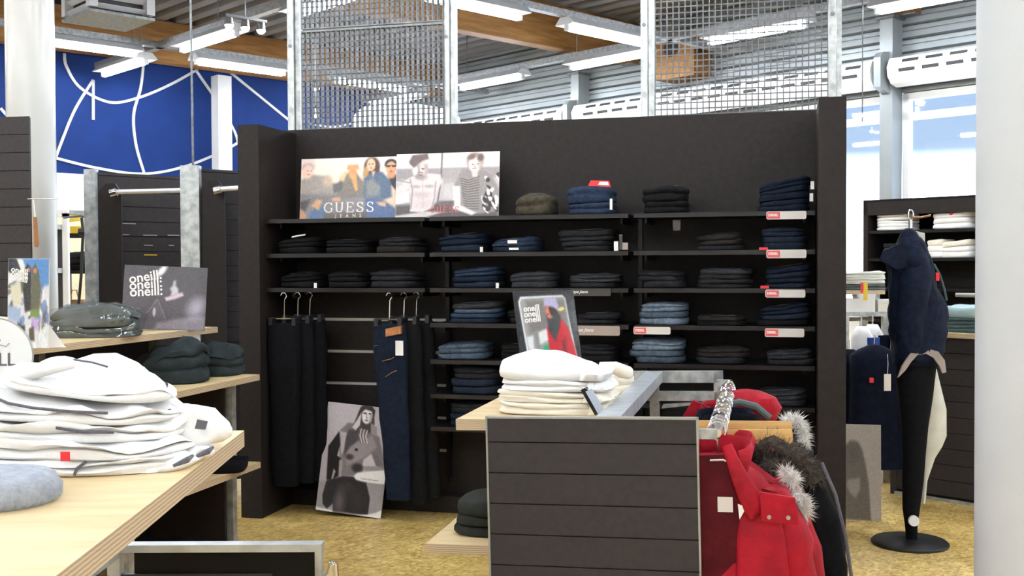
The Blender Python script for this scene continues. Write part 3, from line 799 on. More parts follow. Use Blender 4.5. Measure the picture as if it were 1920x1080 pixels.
# second shelf
S(513, 590, 1, 0, 448, ['black', 'black'], 'outer', .012, seed=5, tags=((0, 'stringl'),))
S(600, 684, 1, 0, 448, ['black', 'black'], 'middle', .0, seed=6)
S(697, 776, 1, 0, 444, ['charcoal', 'brown'], 'inner', .004, seed=7)
S(815, 905, 1, 1, 437, ['indigo', 'navy'], 'blue', .016, seed=8, tags=((1, 'string'),))
S(911, 1010, 1, 1, 446, ['blue', 'navy'], 'middle', .008, seed=9, tags=((0, 'white'), (1, 'white')))
S(1042, 1146, 1, 1, 429, ['charcoal'] * 4, 'tall', .006, seed=10)
S(1303, 1397, 1, 2, 438, ['brown', 'brown', 'charcoal'], 'middle', .012, seed=11)
S(1424, 1516, 1, 2, 426, ['navy', 'navy', 'navy'], 'outer', .0, seed=12, tags=((2, 'red'),))
# third shelf
S(514, 592, 2, 0, 511, ['black', 'black'], 'outer', .010, seed=13, tags=((1, 'string'),))
S(600, 682, 2, 0, 511, ['black', 'black'], 'middle', .0, seed=14)
S(687, 774, 2, 0, 507, ['charcoal', 'charcoal'], 'inner', .0, seed=15)
S(840, 930, 2, 1, 503, ['blue', 'indigo', 'navy'], 'blue', .012, seed=16, tags=((2, 'string'),))
S(950, 1037, 2, 1, 511, ['grey', 'grey'], 'middle', .010, seed=17)
S(1060, 1158, 2, 1, 513, ['grey', 'charcoal'], 'inner', .004, seed=18)
S(1192, 1284, 2, 2, 508, ['charcoal', 'charcoal'], 'lower', .0, seed=19)
S(1304, 1412, 2, 2, 504, ['grey', 'charcoal', 'brown', 'charcoal'], 'middle', .0, seed=20)
S(1432, 1524, 2, 2, 497, ['indigo', 'navy', 'indigo', 'navy'], 'outer', .018, seed=21, tags=((3, 'red'),))
# fourth shelf
S(836, 932, 3, 1, 567, ['grey', 'mid', 'blue', 'navy'], 'faded', .006, seed=22)
S(945, 1035, 3, 1, 580, ['black', 'charcoal'], 'partly hidden', .0, seed=23)
S(1072, 1160, 3, 1, 587, ['charcoal', 'charcoal'], 'inner', .004, seed=24)
S(1190, 1290, 3, 2, 568, ['light', 'mid', 'light'], 'pale', .006, seed=25)
S(1303, 1400, 3, 2, 592, ['brown', 'black'], 'middle', .0, seed=26)
S(1418, 1524, 3, 2, 571, ['indigo', 'navy', 'black'], 'outer', .018, seed=27)
# fifth shelf
S(812, 905, 4, 1, 645, ['mid', 'mid'], 'faded', .010, seed=28)
S(932, 1030, 4, 1, 645, ['black', 'black'], 'partly hidden', .0, seed=29)
S(1075, 1152, 4, 1, 648, ['charcoal', 'black'], 'inner', .0, seed=30)
S(1175, 1282, 4, 2, 638, ['light', 'mid', 'mid'], 'pale', .004, seed=31)
S(1300, 1406, 4, 2, 653, ['brown', 'charcoal'], 'middle', .0, seed=32)
S(1436, 1532, 4, 2, 658, ['grey', 'charcoal'], 'outer', .006, seed=33)
# lower shelves
S(835, 930, 5, 1, 690, ['charcoal', 'navy', 'navy'], 'dark', .0, seed=34)
S(835, 925, 6, 1, 756, ['charcoal', 'indigo', 'indigo'], 'dark', .0, seed=35)
S(1405, 1516, 5, 2, 733, ['grey', 'grey'], 'outer', .010, seed=36, z=.735)

# shelf edge labels
def shelf_label(x0, x1, y0, y1, kind, lab):
    t = TF + .012
    s0, z1 = wat(x0, y0, t); s1, z0 = wat(x1, y1, t)
    zz = (wat(x0, y0, t)[1] + wat(x1, y0, t)[1]) / 2; h = (wat(x0, y1, t)[1] + wat(x1, y1, t)[1]) / 2
    h = zz - h; w = s1 - s0
    o = thing('shelf_label', lab, 'label', W(s0, t, zz - h), RW, 'labels on the shelf edges')
    r = .006
    card = MB().prism([(r, 0), (w - r, 0), (w, r), (w, h - r), (w - r, h), (r, h), (0, h - r), (0, r)], 0, .004)
    part('card', card, M[{'d': 'label_card', 'p': 'label_brown', 'k': 'label_dark'}[kind]], o)
    if kind == 'd':
        part('logo_block', MB().box(.004, w * .34, -.0012, 0, h * .10, h * .90), M['logo_red'], o)
        part('lettering', text_mesh('lettering', 'DIESEL', w * .085, M['ink_white'], offset=.0006), None, o, loc=(w * .172, -.0016, h * .52))
    else:
        part('lettering', text_mesh('lettering', 'Pepe Jeans', w * .10, M['ink_white'], shear=.45, offset=.0005), None, o, loc=(w * .21, -.0006, h * .55))
shelf_label(1437, 1512, 396, 411, 'd', 'pale label with red logo on the top shelf edge')
shelf_label(1437, 1512, 468, 484, 'd', 'pale label with red logo on the second shelf edge')
shelf_label(1435, 1510, 543, 558, 'd', 'pale label with red logo on the third shelf edge')
shelf_label(1434, 1508, 616, 632, 'd', 'pale label with red logo on the fourth shelf edge, outer one')
shelf_label(1188, 1257, 613, 627, 'd', 'pale label with red logo beneath the pale blue jeans')
shelf_label(1070, 1145, 541, 555, 'k', 'dark label with white script on the third shelf edge')
shelf_label(1076, 1162, 611, 629, 'p', 'taupe label with white script on the fourth shelf edge')
# blank tag holders and small price tickets
for i, (x0, y0, x1, y1, k, lab) in enumerate([(1150, 452, 1158, 470, 'paper', 'narrow white price ticket beside the tall charcoal stack'), (1160, 440, 1166, 468, 'label_dark', 'dark slim ticket beside the white one on the second shelf'), (1166, 455, 1176, 468, 'label_brown', 'small taupe box beside the dark ticket on second shelf'),
        (1262, 413, 1276, 432, 'label_dark', 'dark blank tag hanging beneath the top shelf')]):
    s0, z1 = wat(x0, y0, TF); s1, z0 = wat(x1, y1, TF)
    o = thing('price_ticket', lab, 'ticket', W(s0, TF - .02 if i < 3 else TF + .008, z0), RW)
    part('card', MB().box(0, s1 - s0, 0, .004 if i != 2 else .02, 0, z1 - z0), M[k], o)
    part('fold_edge', MB().box(0, s1 - s0, -.001, .005, z1 - z0 - .003, z1 - z0), M['trim'] if i != 3 else M['label_dark'], o)

# ---------------------------------------------------------------- hanging jeans
def hung_jeans(s, t, w, zt, L, m, lab, seed, patch=False, tagc=False, lean=0.0):
    o = thing('hanging_jeans', lab, 'jeans', W(s, t, zt), RW, 'jeans hanging from the face-out arms')
    rings = []
    for i in range(14):
        f = i / 13; z = -L * f
        wx = w / 2 * (1.0 if f < .05 else 1.0 + .08 * math.sin(min(1, f * 4) * math.pi) - .30 * max(0, f - .25))
        rings.append((lean * f, 0, z, wx, .020 + .022 * math.sin(math.pi * min(1, f * 2.2 + .1)) * (f < .42) + .014 * (f >= .42), 2.6))
    part('trouser_body', MB().loft(rings, 26, amp=.012, fq=9, seed=seed, streak=.006), m, o, smooth=True, angle=60)
    part('waistband', MB().loft([(0, 0, -.042, w / 2 + .003, .024, 2.6), (0, 0, .002, w / 2 + .002, .023, 2.6)], 26), m, o, smooth=True)
    hk = part('clip_hanger', MB().tube([(-w * .42, 0, .03), (w * .42, 0, .03)], .005, 6), M['chrome'], o)
    z0 = 1.325 - zt
    part('hook', MB().tube([(0, 0, .03), (.004, 0, z0 - .03)] + [(.018 * math.cos(a), 0, z0 - .004 + .018 * math.sin(a)) for a in [math.radians(d) for d in range(-60, 200, 26)]], .0035, 6), M['chrome'], hk, smooth=True)
    for q in (-.38, .38): part('clip', MB().box(q * w - .012, q * w + .012, -.03, .03, -.01, .035), M['black'], hk)
    if patch:
        part('leather_patch', MB().prism([(-.005, -.068), (.088, -.050), (.088, -.004), (-.005, -.022)], -.052, -.026), M['leather'], o)
        pts = [(-w * .45, -.031, -.125), (-.02, -.036, -.112), (.06, -.036, -.098)]
        part('yoke_stitch', MB().tube(pts, .0016, 5), M['stitch'], o)
        part('pocket_stitch', MB().tube([(-.03, -.046, -.21), (.03, -.048, -.195), (.045, -.048, -.185)], .002, 5), M['stitch'], o)
        part('pocket_stitch', MB().tube([(-.01, -.044, -.30), (.03, -.046, -.275), (.06, -.046, -.262)], .002, 5), M['stitch'], o)
    if tagc: part('price_tag', MB().box(.055, .103, -.052, -.050, -.175, -.09), M['paper'], o)
hung_jeans(.105, .40, .20, 1.155, .97, M['black_matt'], 'front pair of black jeans hanging beside the side panel', 1.0)
hung_jeans(.165, .34, .20, 1.165, .97, M['black_matt'], 'second pair of black jeans hanging beside the side panel', 2.0, lean=.02)
hung_jeans(.215, .28, .20, 1.17, .97, M['black_matt'], 'rearmost pair of black jeans hanging beside the side panel', 3.0, lean=.03)
hung_jeans(.775, .40, .19, 1.155, 1.02, DEN['indigo'], 'front dark blue hanging jeans with tan patch and white tag', 4.0, True, True, lean=.05)
hung_jeans(.84, .335, .20, 1.165, 1.06, DEN['black'], 'second pair of dark hanging jeans behind the tan-patched pair', 5.0, lean=.06)
hung_jeans(.895, .27, .20, 1.17, 1.04, DEN['black'], 'third pair of dark hanging jeans behind the tan-patched pair', 6.0, lean=.07)

# ---------------------------------------------------------------- posters on the wall shelf
def wall_poster(cv, x0, x1, y0, y1, t, lab, lean=.10, th=.008):
    s0, z1 = wat(x0, (y0 + y1) / 2, t); s1, _ = wat(x1, (y0 + y1) / 2, t)
    xm = (x0 + x1) / 2
    h = wat(xm, y0, t)[1] - wat(xm, y1, t)[1]
    zb = SHZ[0] + .002
    w = s1 - s0
    o = thing('poster_board', lab, 'poster', W((s0 + s1) / 2, t, zb), (-lean, 0, -YW))
    part('print', cv.board('print', w, h), None, o)
    part('backing', MB().box(-w / 2, w / 2, .0006, th, 0, h), M['board_edge'], o)
    return o, w, h
# serif capitals built from strokes: unit height 1
def strokes_to_mesh(letters, h, m, wid=.16, th=.0006, gap=.28):
    G = {'G': [[(.92, .78), (.80, .93), (.55, 1.0), (.28, .93), (.08, .70), (.03, .48), (.10, .24), (.32, .04), (.58, 0), (.80, .05), (.92, .14), (.92, .42)], [(.72, .43), (1.06, .43)], [(.92, .98), (.92, .72)]],
         'U': [[(.16, 1), (.16, .32), (.26, .08), (.5, 0), (.74, .08), (.84, .32), (.84, 1)], [(-.02, 1), (.34, 1)], [(.68, 1), (1.0, 1)]],
         'E': [[(.16, 0), (.16, 1)], [(0, 1), (.80, 1), (.80, .80)], [(.16, .53), (.58, .53)], [(.58, .64), (.58, .42)], [(0, 0), (.86, 0), (.86, .22)]],
         'S': [[(.76, .78), (.66, .94), (.44, 1.0), (.22, .95), (.12, .78), (.20, .62), (.46, .52), (.72, .40), (.82, .22), (.70, .05), (.44, 0), (.20, .06), (.08, .22)], [(.76, 1.0), (.76, .74)], [(.08, -.0), (.08, .28)]]}
    mb = MB(); x = 0
    for ch in letters:
        for st in G[ch]:
            P = [Vector((p[0] * h * .9 + x, p[1] * h)) for p in st]; vs = []
            thin = len(st) == 2 and ch != 'U' or (len(st) == 2)
            for i, p in enumerate(P):
                d = (P[min(i + 1, len(P) - 1)] - P[max(i - 1, 0)]).normalized()
                ww = h * (wid * (.45 + .55 * abs(d[1])) if not (len(st) == 2 and not (ch == 'E' and st[0][0] == .16 and st[1][1] == 1)) else wid * .42)
                q = Vector((-d[1], d[0])) * ww / 2
                vs += [(p[0] + q[0], 0, p[1] + q[1]), (p[0] - q[0], 0, p[1] - q[1]), (p[0] + q[0], -th, p[1] + q[1]), (p[0] - q[0], -th, p[1] - q[1])]
            fs = []
            for i in range(len(P) - 1):
                a = i * 4; b = a + 4
                fs += [(a + 2, a + 3, b + 3, b + 2), (a, a + 2, b + 2, b), (a + 1, b + 1, b + 3, a + 3)]
            mb.add(vs, fs)
        x += h * (1.05 if ch in 'GU' else .92) * .9 + gap * h
    W_ = x - gap * h
    mb.v = [(v[0] - W_ / 2, v[1], v[2]) for v in mb.v]
    return mb, W_

def c6(x, y): return (x, y)   # poster drawings use the coordinates of my own sketch
cv = Canvas(170, 112, (250, 238, 228), (60, 912, 105, 672))
cv.vgrad(160, 420, (236, 206, 176), .9)
cv.ell(330, 190, 160, 90, (252, 236, 214), soft=.6); cv.ell(130, 150, 60, 50, (240, 205, 195), soft=.5)
cv.poly([(60, 300), (160, 250), (300, 270), (340, 330), (420, 330), (420, 500), (60, 520)], (168, 158, 150), 6)
cv.ell(120, 185, 56, 40, (190, 172, 168), soft=.3); cv.ell(118, 225, 48, 60, (246, 206, 186), soft=.3); cv.ell(300, 310, 40, 50, (206, 182, 158), soft=.5)
cv.poly([(400, 320), (470, 240), (560, 250), (620, 330), (640, 470), (380, 480)], (136, 126, 116), 5)
cv.poly([(475, 170), (570, 168), (580, 215), (470, 215)], (222, 158, 112), 4); cv.ell(522, 245, 38, 55, (228, 160, 108), soft=.25)
cv.poly([(505, 270), (555, 270), (570, 400), (550, 412)], (232, 168, 112), 4)
cv.poly([(400, 290), (450, 225), (475, 240), (440, 330)], (232, 196, 152), 5)
cv.poly([(350, 350), (440, 320), (430, 400), (360, 430)], (104, 104, 104), 4)
cv.ell(690, 190, 70, 86, (92, 66, 54), soft=.15); cv.ell(640, 240, 26, 60, (190, 150, 100), 15, soft=.3); cv.ell(682, 175, 38, 58, (238, 190, 158), soft=.15); cv.ell(668, 168, 8, 5, (80, 50, 44)); cv.ell(698, 168, 8, 5, (80, 50, 44)); cv.line([(683, 172), (679, 190), (686, 193)], 4, (196, 140, 112)); cv.ell(683, 206, 13, 5, (176, 90, 84)); cv.poly([(720, 140), (742, 170), (760, 240), (730, 250)], (84, 58, 46), 3)
cv.poly([(620, 300), (690, 240), (780, 240), (860, 330), (870, 470), (790, 500), (620, 470)], (92, 108, 132), 5)
cv.poly([(640, 330), (700, 300), (770, 380), (760, 460), (650, 470)], (150, 148, 140), 8, .8)
cv.poly([(690, 235), (720, 235), (700, 290)], (228, 180, 150), 3)
cv.ell(855, 175, 54, 48, (54, 44, 44), soft=.15); cv.ell(858, 212, 46, 62, (222, 162, 126), soft=.15); cv.poly([(818, 186), (852, 184), (850, 200), (822, 202)], (60, 44, 42), 1); cv.poly([(862, 184), (900, 184), (898, 200), (866, 202)], (60, 44, 42), 1); cv.line([(812, 186), (905, 186)], 4, (70, 50, 46)); cv.line([(858, 200), (854, 222), (862, 225)], 4, (180, 120, 92)); cv.ell(858, 240, 15, 5, (150, 84, 74)); cv.ell(120, 215, 8, 5, (160, 110, 100)); cv.ell(150, 215, 7, 5, (160, 110, 100)); cv.ell(128, 250, 14, 5, (200, 130, 120))
cv.poly([(830, 270), (912, 270), (912, 420), (860, 360)], (58, 56, 66), 4); cv.ell(862, 275, 34, 30, (214, 150, 112), soft=.3)
cv.poly([(60, 430), (400, 440), (620, 440), (780, 480), (912, 590), (912, 672), (60, 672)], (128, 124, 128), 8, .85)
cv.poly([(640, 480), (740, 470), (912, 580), (912, 672), (640, 660)], (92, 110, 146), 5); cv.poly([(150, 600), (250, 520), (300, 600), (260, 672), (140, 672)], (104, 124, 160), 5)
cv.poly([(160, 540), (210, 480), (260, 490), (230, 580)], (218, 166, 128), 5); cv.poly([(340, 470), (420, 460), (420, 505), (350, 500)], (214, 166, 136), 4)
cv.poly([(735, 515), (820, 515), (820, 560), (760, 545)], (214, 172, 146), 4); cv.poly([(60, 560), (110, 600), (120, 672), (60, 672)], (206, 160, 128), 6)
cv.poly([(60, 500), (150, 480), (110, 590), (60, 560)], (96, 86, 86), 6)
cv.poly([(270, 610), (650, 600), (650, 672), (270, 672)], (96, 84, 70), 8, .7)
cv.grain(5, 3, 2)
o, w, h = wall_poster(cv, 561, 742, 291, 409, .205, 'colour poster of a seated group in denim, with white serif lettering')
lm, lw = strokes_to_mesh('GUESS', h * .155, M['ink_white'])
part('lettering', lm, M['ink_white'], o, loc=(w * .015, -.0004, h * .125))
part('lettering', text_mesh('lettering', 'J E A N S', h * .075, M['ink_white'], spacing=1.55), None, o, loc=(w * .01, -.0006, h * .065))

cv = Canvas(190, 118, (214, 206, 206), (905, 1836, 68, 652))
cv.vgrad(60, 640, (150, 142, 142), .5)
cv.poly([(905, 68), (1315, 68), (1315, 205), (905, 200)], (250, 244, 242), 3); cv.poly([(1335, 68), (1836, 68), (1836, 202), (1335, 200)], (248, 242, 238), 3)
cv.poly([(905, 200), (1836, 205), (1836, 300), (905, 300)], (150, 140, 142), 6, .8)
cv.line([(1322, 68), (1316, 330), (1290, 520)], 14, (120, 110, 110))
cv.poly([(905, 440), (1030, 400), (1030, 500), (905, 530)], (246, 240, 238), 3)
cv.poly([(905, 530), (1836, 500), (1836, 652), (905, 652)], (96, 88, 88), 8); cv.poly([(905, 625), (1200, 590), (1340, 600), (1150, 652), (905, 652)], (208, 196, 194), 4)
cv.poly([(912, 380), (1020, 290), (1090, 255), (1200, 250), (1310, 260), (1330, 330), (1290, 400), (1275, 480), (1250, 560), (1150, 600), (1040, 590), (1050, 480), (1030, 380), (940, 450), (905, 470)], (226, 212, 210), 4)
cv.ell(1140, 440, 90, 30, (190, 174, 174), soft=.5, al=.6); cv.ell(1160, 520, 80, 40, (204, 188, 188), soft=.6, al=.6); cv.line([(1150, 300), (1160, 560)], 10, (196, 180, 180), .7)
cv.ell(1125, 205, 70, 88, (220, 202, 198), soft=.12); cv.poly([(1060, 180), (1120, 170), (1110, 300), (1070, 270)], (140, 126, 126), 6, .7); cv.line([(1090, 235), (1150, 240)], 8, (130, 112, 112)); cv.ell(1080, 220, 22, 40, (250, 246, 244), soft=.4)
cv.poly([(1020, 140), (1050, 80), (1190, 68), (1205, 120), (1140, 135), (1070, 195), (1030, 165)], (112, 96, 94), 4)
cv.poly([(1440, 300), (1500, 240), (1600, 220), (1700, 240), (1780, 290), (1836, 400), (1836, 600), (1640, 620), (1450, 580)], (150, 142, 140), 5)
for i in range(13): cv.line([(1490 + i * 4, 300 + i * 22), (1560, 320 + i * 21), (1660, 290 + i * 24)], 7, (78, 70, 70), .8)
for i in range(26):
    rr = random.Random(i); cv.ell(1690 + rr.random() * 146, 270 + rr.random() * 330, 8 + rr.random() * 16, 20 + rr.random() * 26, (60, 54, 54) if i % 2 else (232, 226, 224), rot=rr.uniform(-50, 50), soft=.2)
cv.ell(1620, 150, 80, 84, (166, 148, 142), soft=.2); cv.ell(1618, 175, 56, 72, (232, 218, 212), soft=.15); cv.ell(1600, 178, 8, 5, (96, 80, 80)); cv.ell(1645, 176, 8, 5, (96, 80, 80)); cv.line([(1600, 215), (1632, 214)], 7, (150, 110, 110)); cv.poly([(1590, 235), (1650, 235), (1640, 290), (1600, 290)], (222, 206, 200), 4)
cv.poly([(1425, 370), (1490, 370), (1500, 540), (1640, 610), (1600, 630), (1430, 570)], (236, 224, 220), 4)
cv.poly([(1340, 420), (1380, 360), (1430, 420), (1420, 480), (1350, 470)], (204, 196, 196), 4)
cv.line([(1035, 300), (1060, 400), (1050, 560)], 14, (150, 136, 136), .7); cv.line([(1270, 330), (1262, 470), (1240, 560)], 16, (160, 146, 146), .7); cv.ell(1090, 365, 40, 14, (170, 154, 154), soft=.6, al=.8); cv.ell(1210, 365, 44, 14, (172, 156, 156), soft=.6, al=.8); cv.ell(1140, 280, 46, 26, (150, 134, 134), soft=.6, al=.8)
cv.line([(1110, 215), (1125, 240), (1112, 252)], 7, (150, 130, 128)); cv.ell(1128, 262, 20, 6, (132, 108, 108)); cv.ell(1150, 205, 16, 7, (112, 96, 96)); cv.poly([(1160, 170), (1200, 160), (1195, 230), (1175, 270)], (176, 158, 154), 3, .8)
cv.line([(1618, 178), (1614, 200), (1624, 204)], 6, (176, 150, 146)); cv.poly([(1650, 140), (1685, 150), (1672, 225), (1655, 235)], (188, 168, 162), 3, .8); cv.ell(1590, 110, 40, 24, (120, 100, 94), -20, soft=.4); cv.ell(1668, 118, 30, 34, (112, 92, 88), 20, soft=.4)
cv.line([(905, 300), (1030, 330)], 10, (120, 110, 110), .6); cv.poly([(1340, 210), (1500, 210), (1460, 330), (1340, 350)], (172, 164, 164), 3, .8)
cv.poly([(1300, 500), (1440, 500), (1440, 545), (1300, 545)], (112, 102, 100), 4)
cv.grain(4, 5, 2)
o, w, h = wall_poster(cv, 740, 934, 284, 408, .245, 'black-and-white poster of a couple leaning beside a car, red lettering')
lm, lw = strokes_to_mesh('GUESS', h * .085, M['ink_red'])
part('lettering', lm, M['ink_red'], o, loc=(w * -.015, -.0004, h * .085))

# black and white poster leaning on the floor
def pq(*pts):
    out = []
    for x, y in pts:
        v = (y - 40) / 975; u = 0.0
        for _ in range(4):
            u = (x - 140 + 95 * v) / 600; v = (y - 40 - 35 * u) / 975
        out.append((u, v))
    return out
def pe(cv, x, y, rx, ry, c, rot=0, soft=.15, al=1.0):
    u, v = pq((x, y))[0]; cv.ell(u, v, rx / 600, ry / 975, c, rot, soft, al)
cv = Canvas(120, 190, (176, 166, 172), (0, 1, 0, 1))
cv.ell(.75, .22, .45, .3, (196, 186, 192), soft=.7); cv.ell(.12, .12, .25, .2, (190, 180, 186), soft=.7); cv.vgrad(.55, 1.1, (150, 144, 146), .8)
P_ = lambda c, s, *pts: cv.poly(pq(*pts), c, s)
P_((150, 144, 146), 3, (60, 760), (150, 745), (130, 990), (35, 1000)); P_((150, 144, 148), 3, (520, 745), (680, 745), (660, 1010), (520, 1020))
P_((120, 112, 114), 3, (260, 290), (330, 220), (440, 230), (560, 300), (620, 330), (680, 600), (660, 625), (590, 585), (550, 490), (480, 540), (470, 600), (400, 690), (280, 700), (255, 560))
P_((146, 136, 138), 4, (330, 430), (420, 380), (560, 330), (600, 420), (520, 500), (420, 560), (330, 600), (300, 520))
P_((70, 64, 66), 4, (300, 380), (340, 280), (430, 280), (430, 370), (350, 440), (300, 520)); P_((176, 166, 168), 2, (262, 300), (320, 310), (295, 470), (270, 520))
P_((24, 22, 25), 2, (150, 440), (250, 300), (262, 420), (235, 520), (290, 560), (255, 700), (180, 745), (140, 740)); P_((150, 142, 140), 2, (255, 560), (290, 545), (285, 640), (262, 715), (250, 700))
P_((176, 168, 166), 2, (205, 640), (224, 660), (200, 730), (182, 745))
P_((196, 188, 190), 3, (480, 560), (548, 490), (590, 585), (530, 600), (475, 600)); P_((112, 104, 106), 2, (560, 470), (610, 470), (650, 590), (600, 590))
P_((150, 140, 142), 2, (480, 600), (640, 595), (680, 615), (600, 632), (500, 640)); pe(cv, 425, 620, 52, 40, (46, 42, 44), soft=.3)
P_((238, 234, 232), 2, (395, 690), (430, 660), (600, 635), (684, 625), (682, 748), (600, 745), (470, 735), (410, 720))
P_((40, 36, 38), 2, (140, 750), (290, 700), (390, 700), (420, 730), (510, 745), (545, 880), (530, 1030), (205, 1015), (205, 950), (150, 1000), (110, 960), (105, 880))
pe(cv, 265, 930, 45, 100, (104, 98, 98), soft=.7, al=.8); pe(cv, 420, 900, 70, 90, (54, 50, 52), soft=.7, al=.8); pe(cv, 330, 800, 60, 40, (62, 58, 60), soft=.7, al=.7)
pe(cv, 412, 458, 16, 14, (40, 36, 38)); pe(cv, 350, 525, 36, 26, (62, 56, 58), soft=.4)
P_((64, 56, 58), 3, (430, 110), (570, 110), (575, 220), (540, 300), (440, 320), (370, 260))
P_((206, 198, 196), 2, (455, 120), (440, 240), (400, 285), (368, 260), (420, 180)); P_((150, 140, 140), 2, (540, 210), (600, 250), (600, 330), (545, 310))
for k in range(6): cv.line(pq((440 + k * 14, 270 + k * 3), (430 + k * 13, 330), (450 + k * 12, 390)), .018, (200, 192, 190) if k % 2 else (96, 88, 90))
pe(cv, 505, 150, 48, 72, (226, 218, 216), soft=.12); P_((236, 230, 228), 2, (470, 150), (500, 140), (500, 220), (475, 200))
pe(cv, 485, 128, 16, 8, (60, 54, 56)); pe(cv, 532, 130, 14, 8, (60, 54, 56)); cv.line(pq((502, 135), (498, 165), (510, 170)), .012, (150, 138, 138)); pe(cv, 500, 192, 17, 8, (112, 96, 100)); P_((170, 160, 160), 2, (535, 130), (555, 140), (545, 200), (520, 215))
P_((50, 45, 46), 2, (418, 150), (440, 80), (470, 55), (550, 62), (580, 100), (572, 155), (550, 110), (490, 92), (455, 118))
P_((230, 226, 224), 2, (35, 985), (120, 1000), (200, 1010), (200, 1030), (30, 1020)); P_((232, 228, 226), 2, (410, 1035), (520, 1025), (600, 1005), (672, 965), (660, 1060), (420, 1045)); P_((200, 195, 192), 2, (136, 40), (152, 42), (160, 180), (148, 180))
cv.grain(6, 7)
P0 = at_z(652, 970, 0.0)
tt = float((P0 - WO) @ WV); dP = float(P0[1])
Hh = 203 * dP / FOC / math.cos(.14); pw = 128 * dP / FOC / math.cos(YW)
P0[2] = .004 + pw / 2 * math.sin(math.radians(4.3))
o = thing('leaning_poster', 'black-and-white poster of a long-haired figure in hat, leaning on floor', 'poster', P0, (0, 0, -YW))
o.rotation_mode = 'QUATERNION'
o.rotation_quaternion = (Matrix.Rotation(-YW, 4, 'Z') @ Matrix.Rotation(-.14, 4, 'X') @ Matrix.Rotation(math.radians(4.3), 4, 'Y')).to_quaternion()
part('print', cv.board('print', pw, Hh), None, o); part('backing', MB().box(-pw / 2, pw / 2, .0006, .01, 0, Hh), M['board_edge'], o)
part('lettering', text_mesh('lettering', 'Calvin Klein Jeans', .016, M['ink_dark']), None, o, loc=(pw * .27, -.0006, Hh * .335))

# ================================================================ THE CENTRE GONDOLA
YG = math.radians(13.0); TG = math.radians(-1.15)
GT = at_y(922, 781, 3.40)
GH = float(GT[2])
RG = (0, TG, -YG)
gm = Matrix.Translation((GT[0], GT[1], 0)) @ Matrix.Rotation(-YG, 4, 'Z') @ Matrix.Rotation(TG, 4, 'Y')
def G(x, y, z): return np.array(gm @ Vector((x, y, z)))
GWD, GDP = .66, 1.50
g = thing('display_gondola', 'grey slatted display gondola with plywood top and steel frame', 'gondola', (GT[0], GT[1], 0), RG)
ns = 11; ph = .0966
part('panel_core', MB().box(.004, GWD - .004, .008, .02, .02, GH - .006), M['slat_back'], g)
ztop = GH - .006; i = 0
while ztop > .03:
    zb = max(.02, ztop - (.076 if i == 0 else ph))
    part('slat', MB().box(.006, GWD - .006, 0, .009, zb + .0035, ztop), M['slat'], g); ztop = zb; i += 1
part('edge_trim', MB().box(0, .006, -.002, .024, .0, GH), M['trim'], g); part('edge_trim', MB().box(GWD - .006, GWD, -.002, .024, .0, GH), M['trim'], g)
part('edge_trim', MB().box(0, GWD, -.002, .024, GH - .006, GH), M['trim'], g)
part('top_board', ply_board(-.155, .335, .20, GDP - .04, GH - .075, GH - .038), [M['ply'], M['ply_edge']], g)
part('middle_board', ply_board(-.325, .40, .36, GDP - .1, .488, .521), [M['ply'], M['ply_edge']], g)
part('lower_board', ply_board(-.10, .40, .30, GDP - .1, .30, .33), [M['ply'], M['ply_edge']], g)
part('long_rail', MB().box(.345, .42, .024, GDP, GH - .05, GH - .004), M['steel'], g)
part('rear_rail', MB().box(-.02, GWD + .02, GDP, GDP + .04, GH - .055, GH - .005), M['galv'], g)
part('rear_rail', MB().box(.30, GWD + .02, GDP, GDP + .04, GH - .135, GH - .095), M['galv'], g)
part('side_rail', MB().box(GWD - .03, GWD + .015, .03, GDP, GH - .62, GH - .58), M['galv_dark'], g)
for x in (.36, GWD - .02): part('rear_post', MB().box(x, x + .04, GDP, GDP + .04, 0, GH - .005), M['galv'], g)
part('rear_post', MB().box(-.02, .02, GDP, GDP + .04, 0, GH - .005), M['galv'], g)
part('front_post', MB().box(.36, .40, .026, .06, 0, GH - .05), M['galv'], g)
mb = MB().prism([(.41, GH - .17), (.42, GH - .15), (GWD - .02, GH - .135), (GWD - .02, GH - .142)], GDP + .005, GDP + .03); part('rear_brace', mb, M['galv'], g)
part('inner_panel', MB().box(.42, GWD - .02, GDP + .015, GDP + .03, .1, GH - .17), M['slat_back'], g)
RX, RZ = GWD + .052, GH - .055      # hanging rail
part('hang_rail', MB().tube([(RX, .06, RZ), (RX, GDP + .02, RZ)], .014, 12), M['chrome'], g, smooth=True)
for y in (.05, GDP - .02): part('rail_bracket', MB().box(GWD - .004, RX, y - .012, y + .012, RZ - .015, RZ + .015), M['galv'], g)

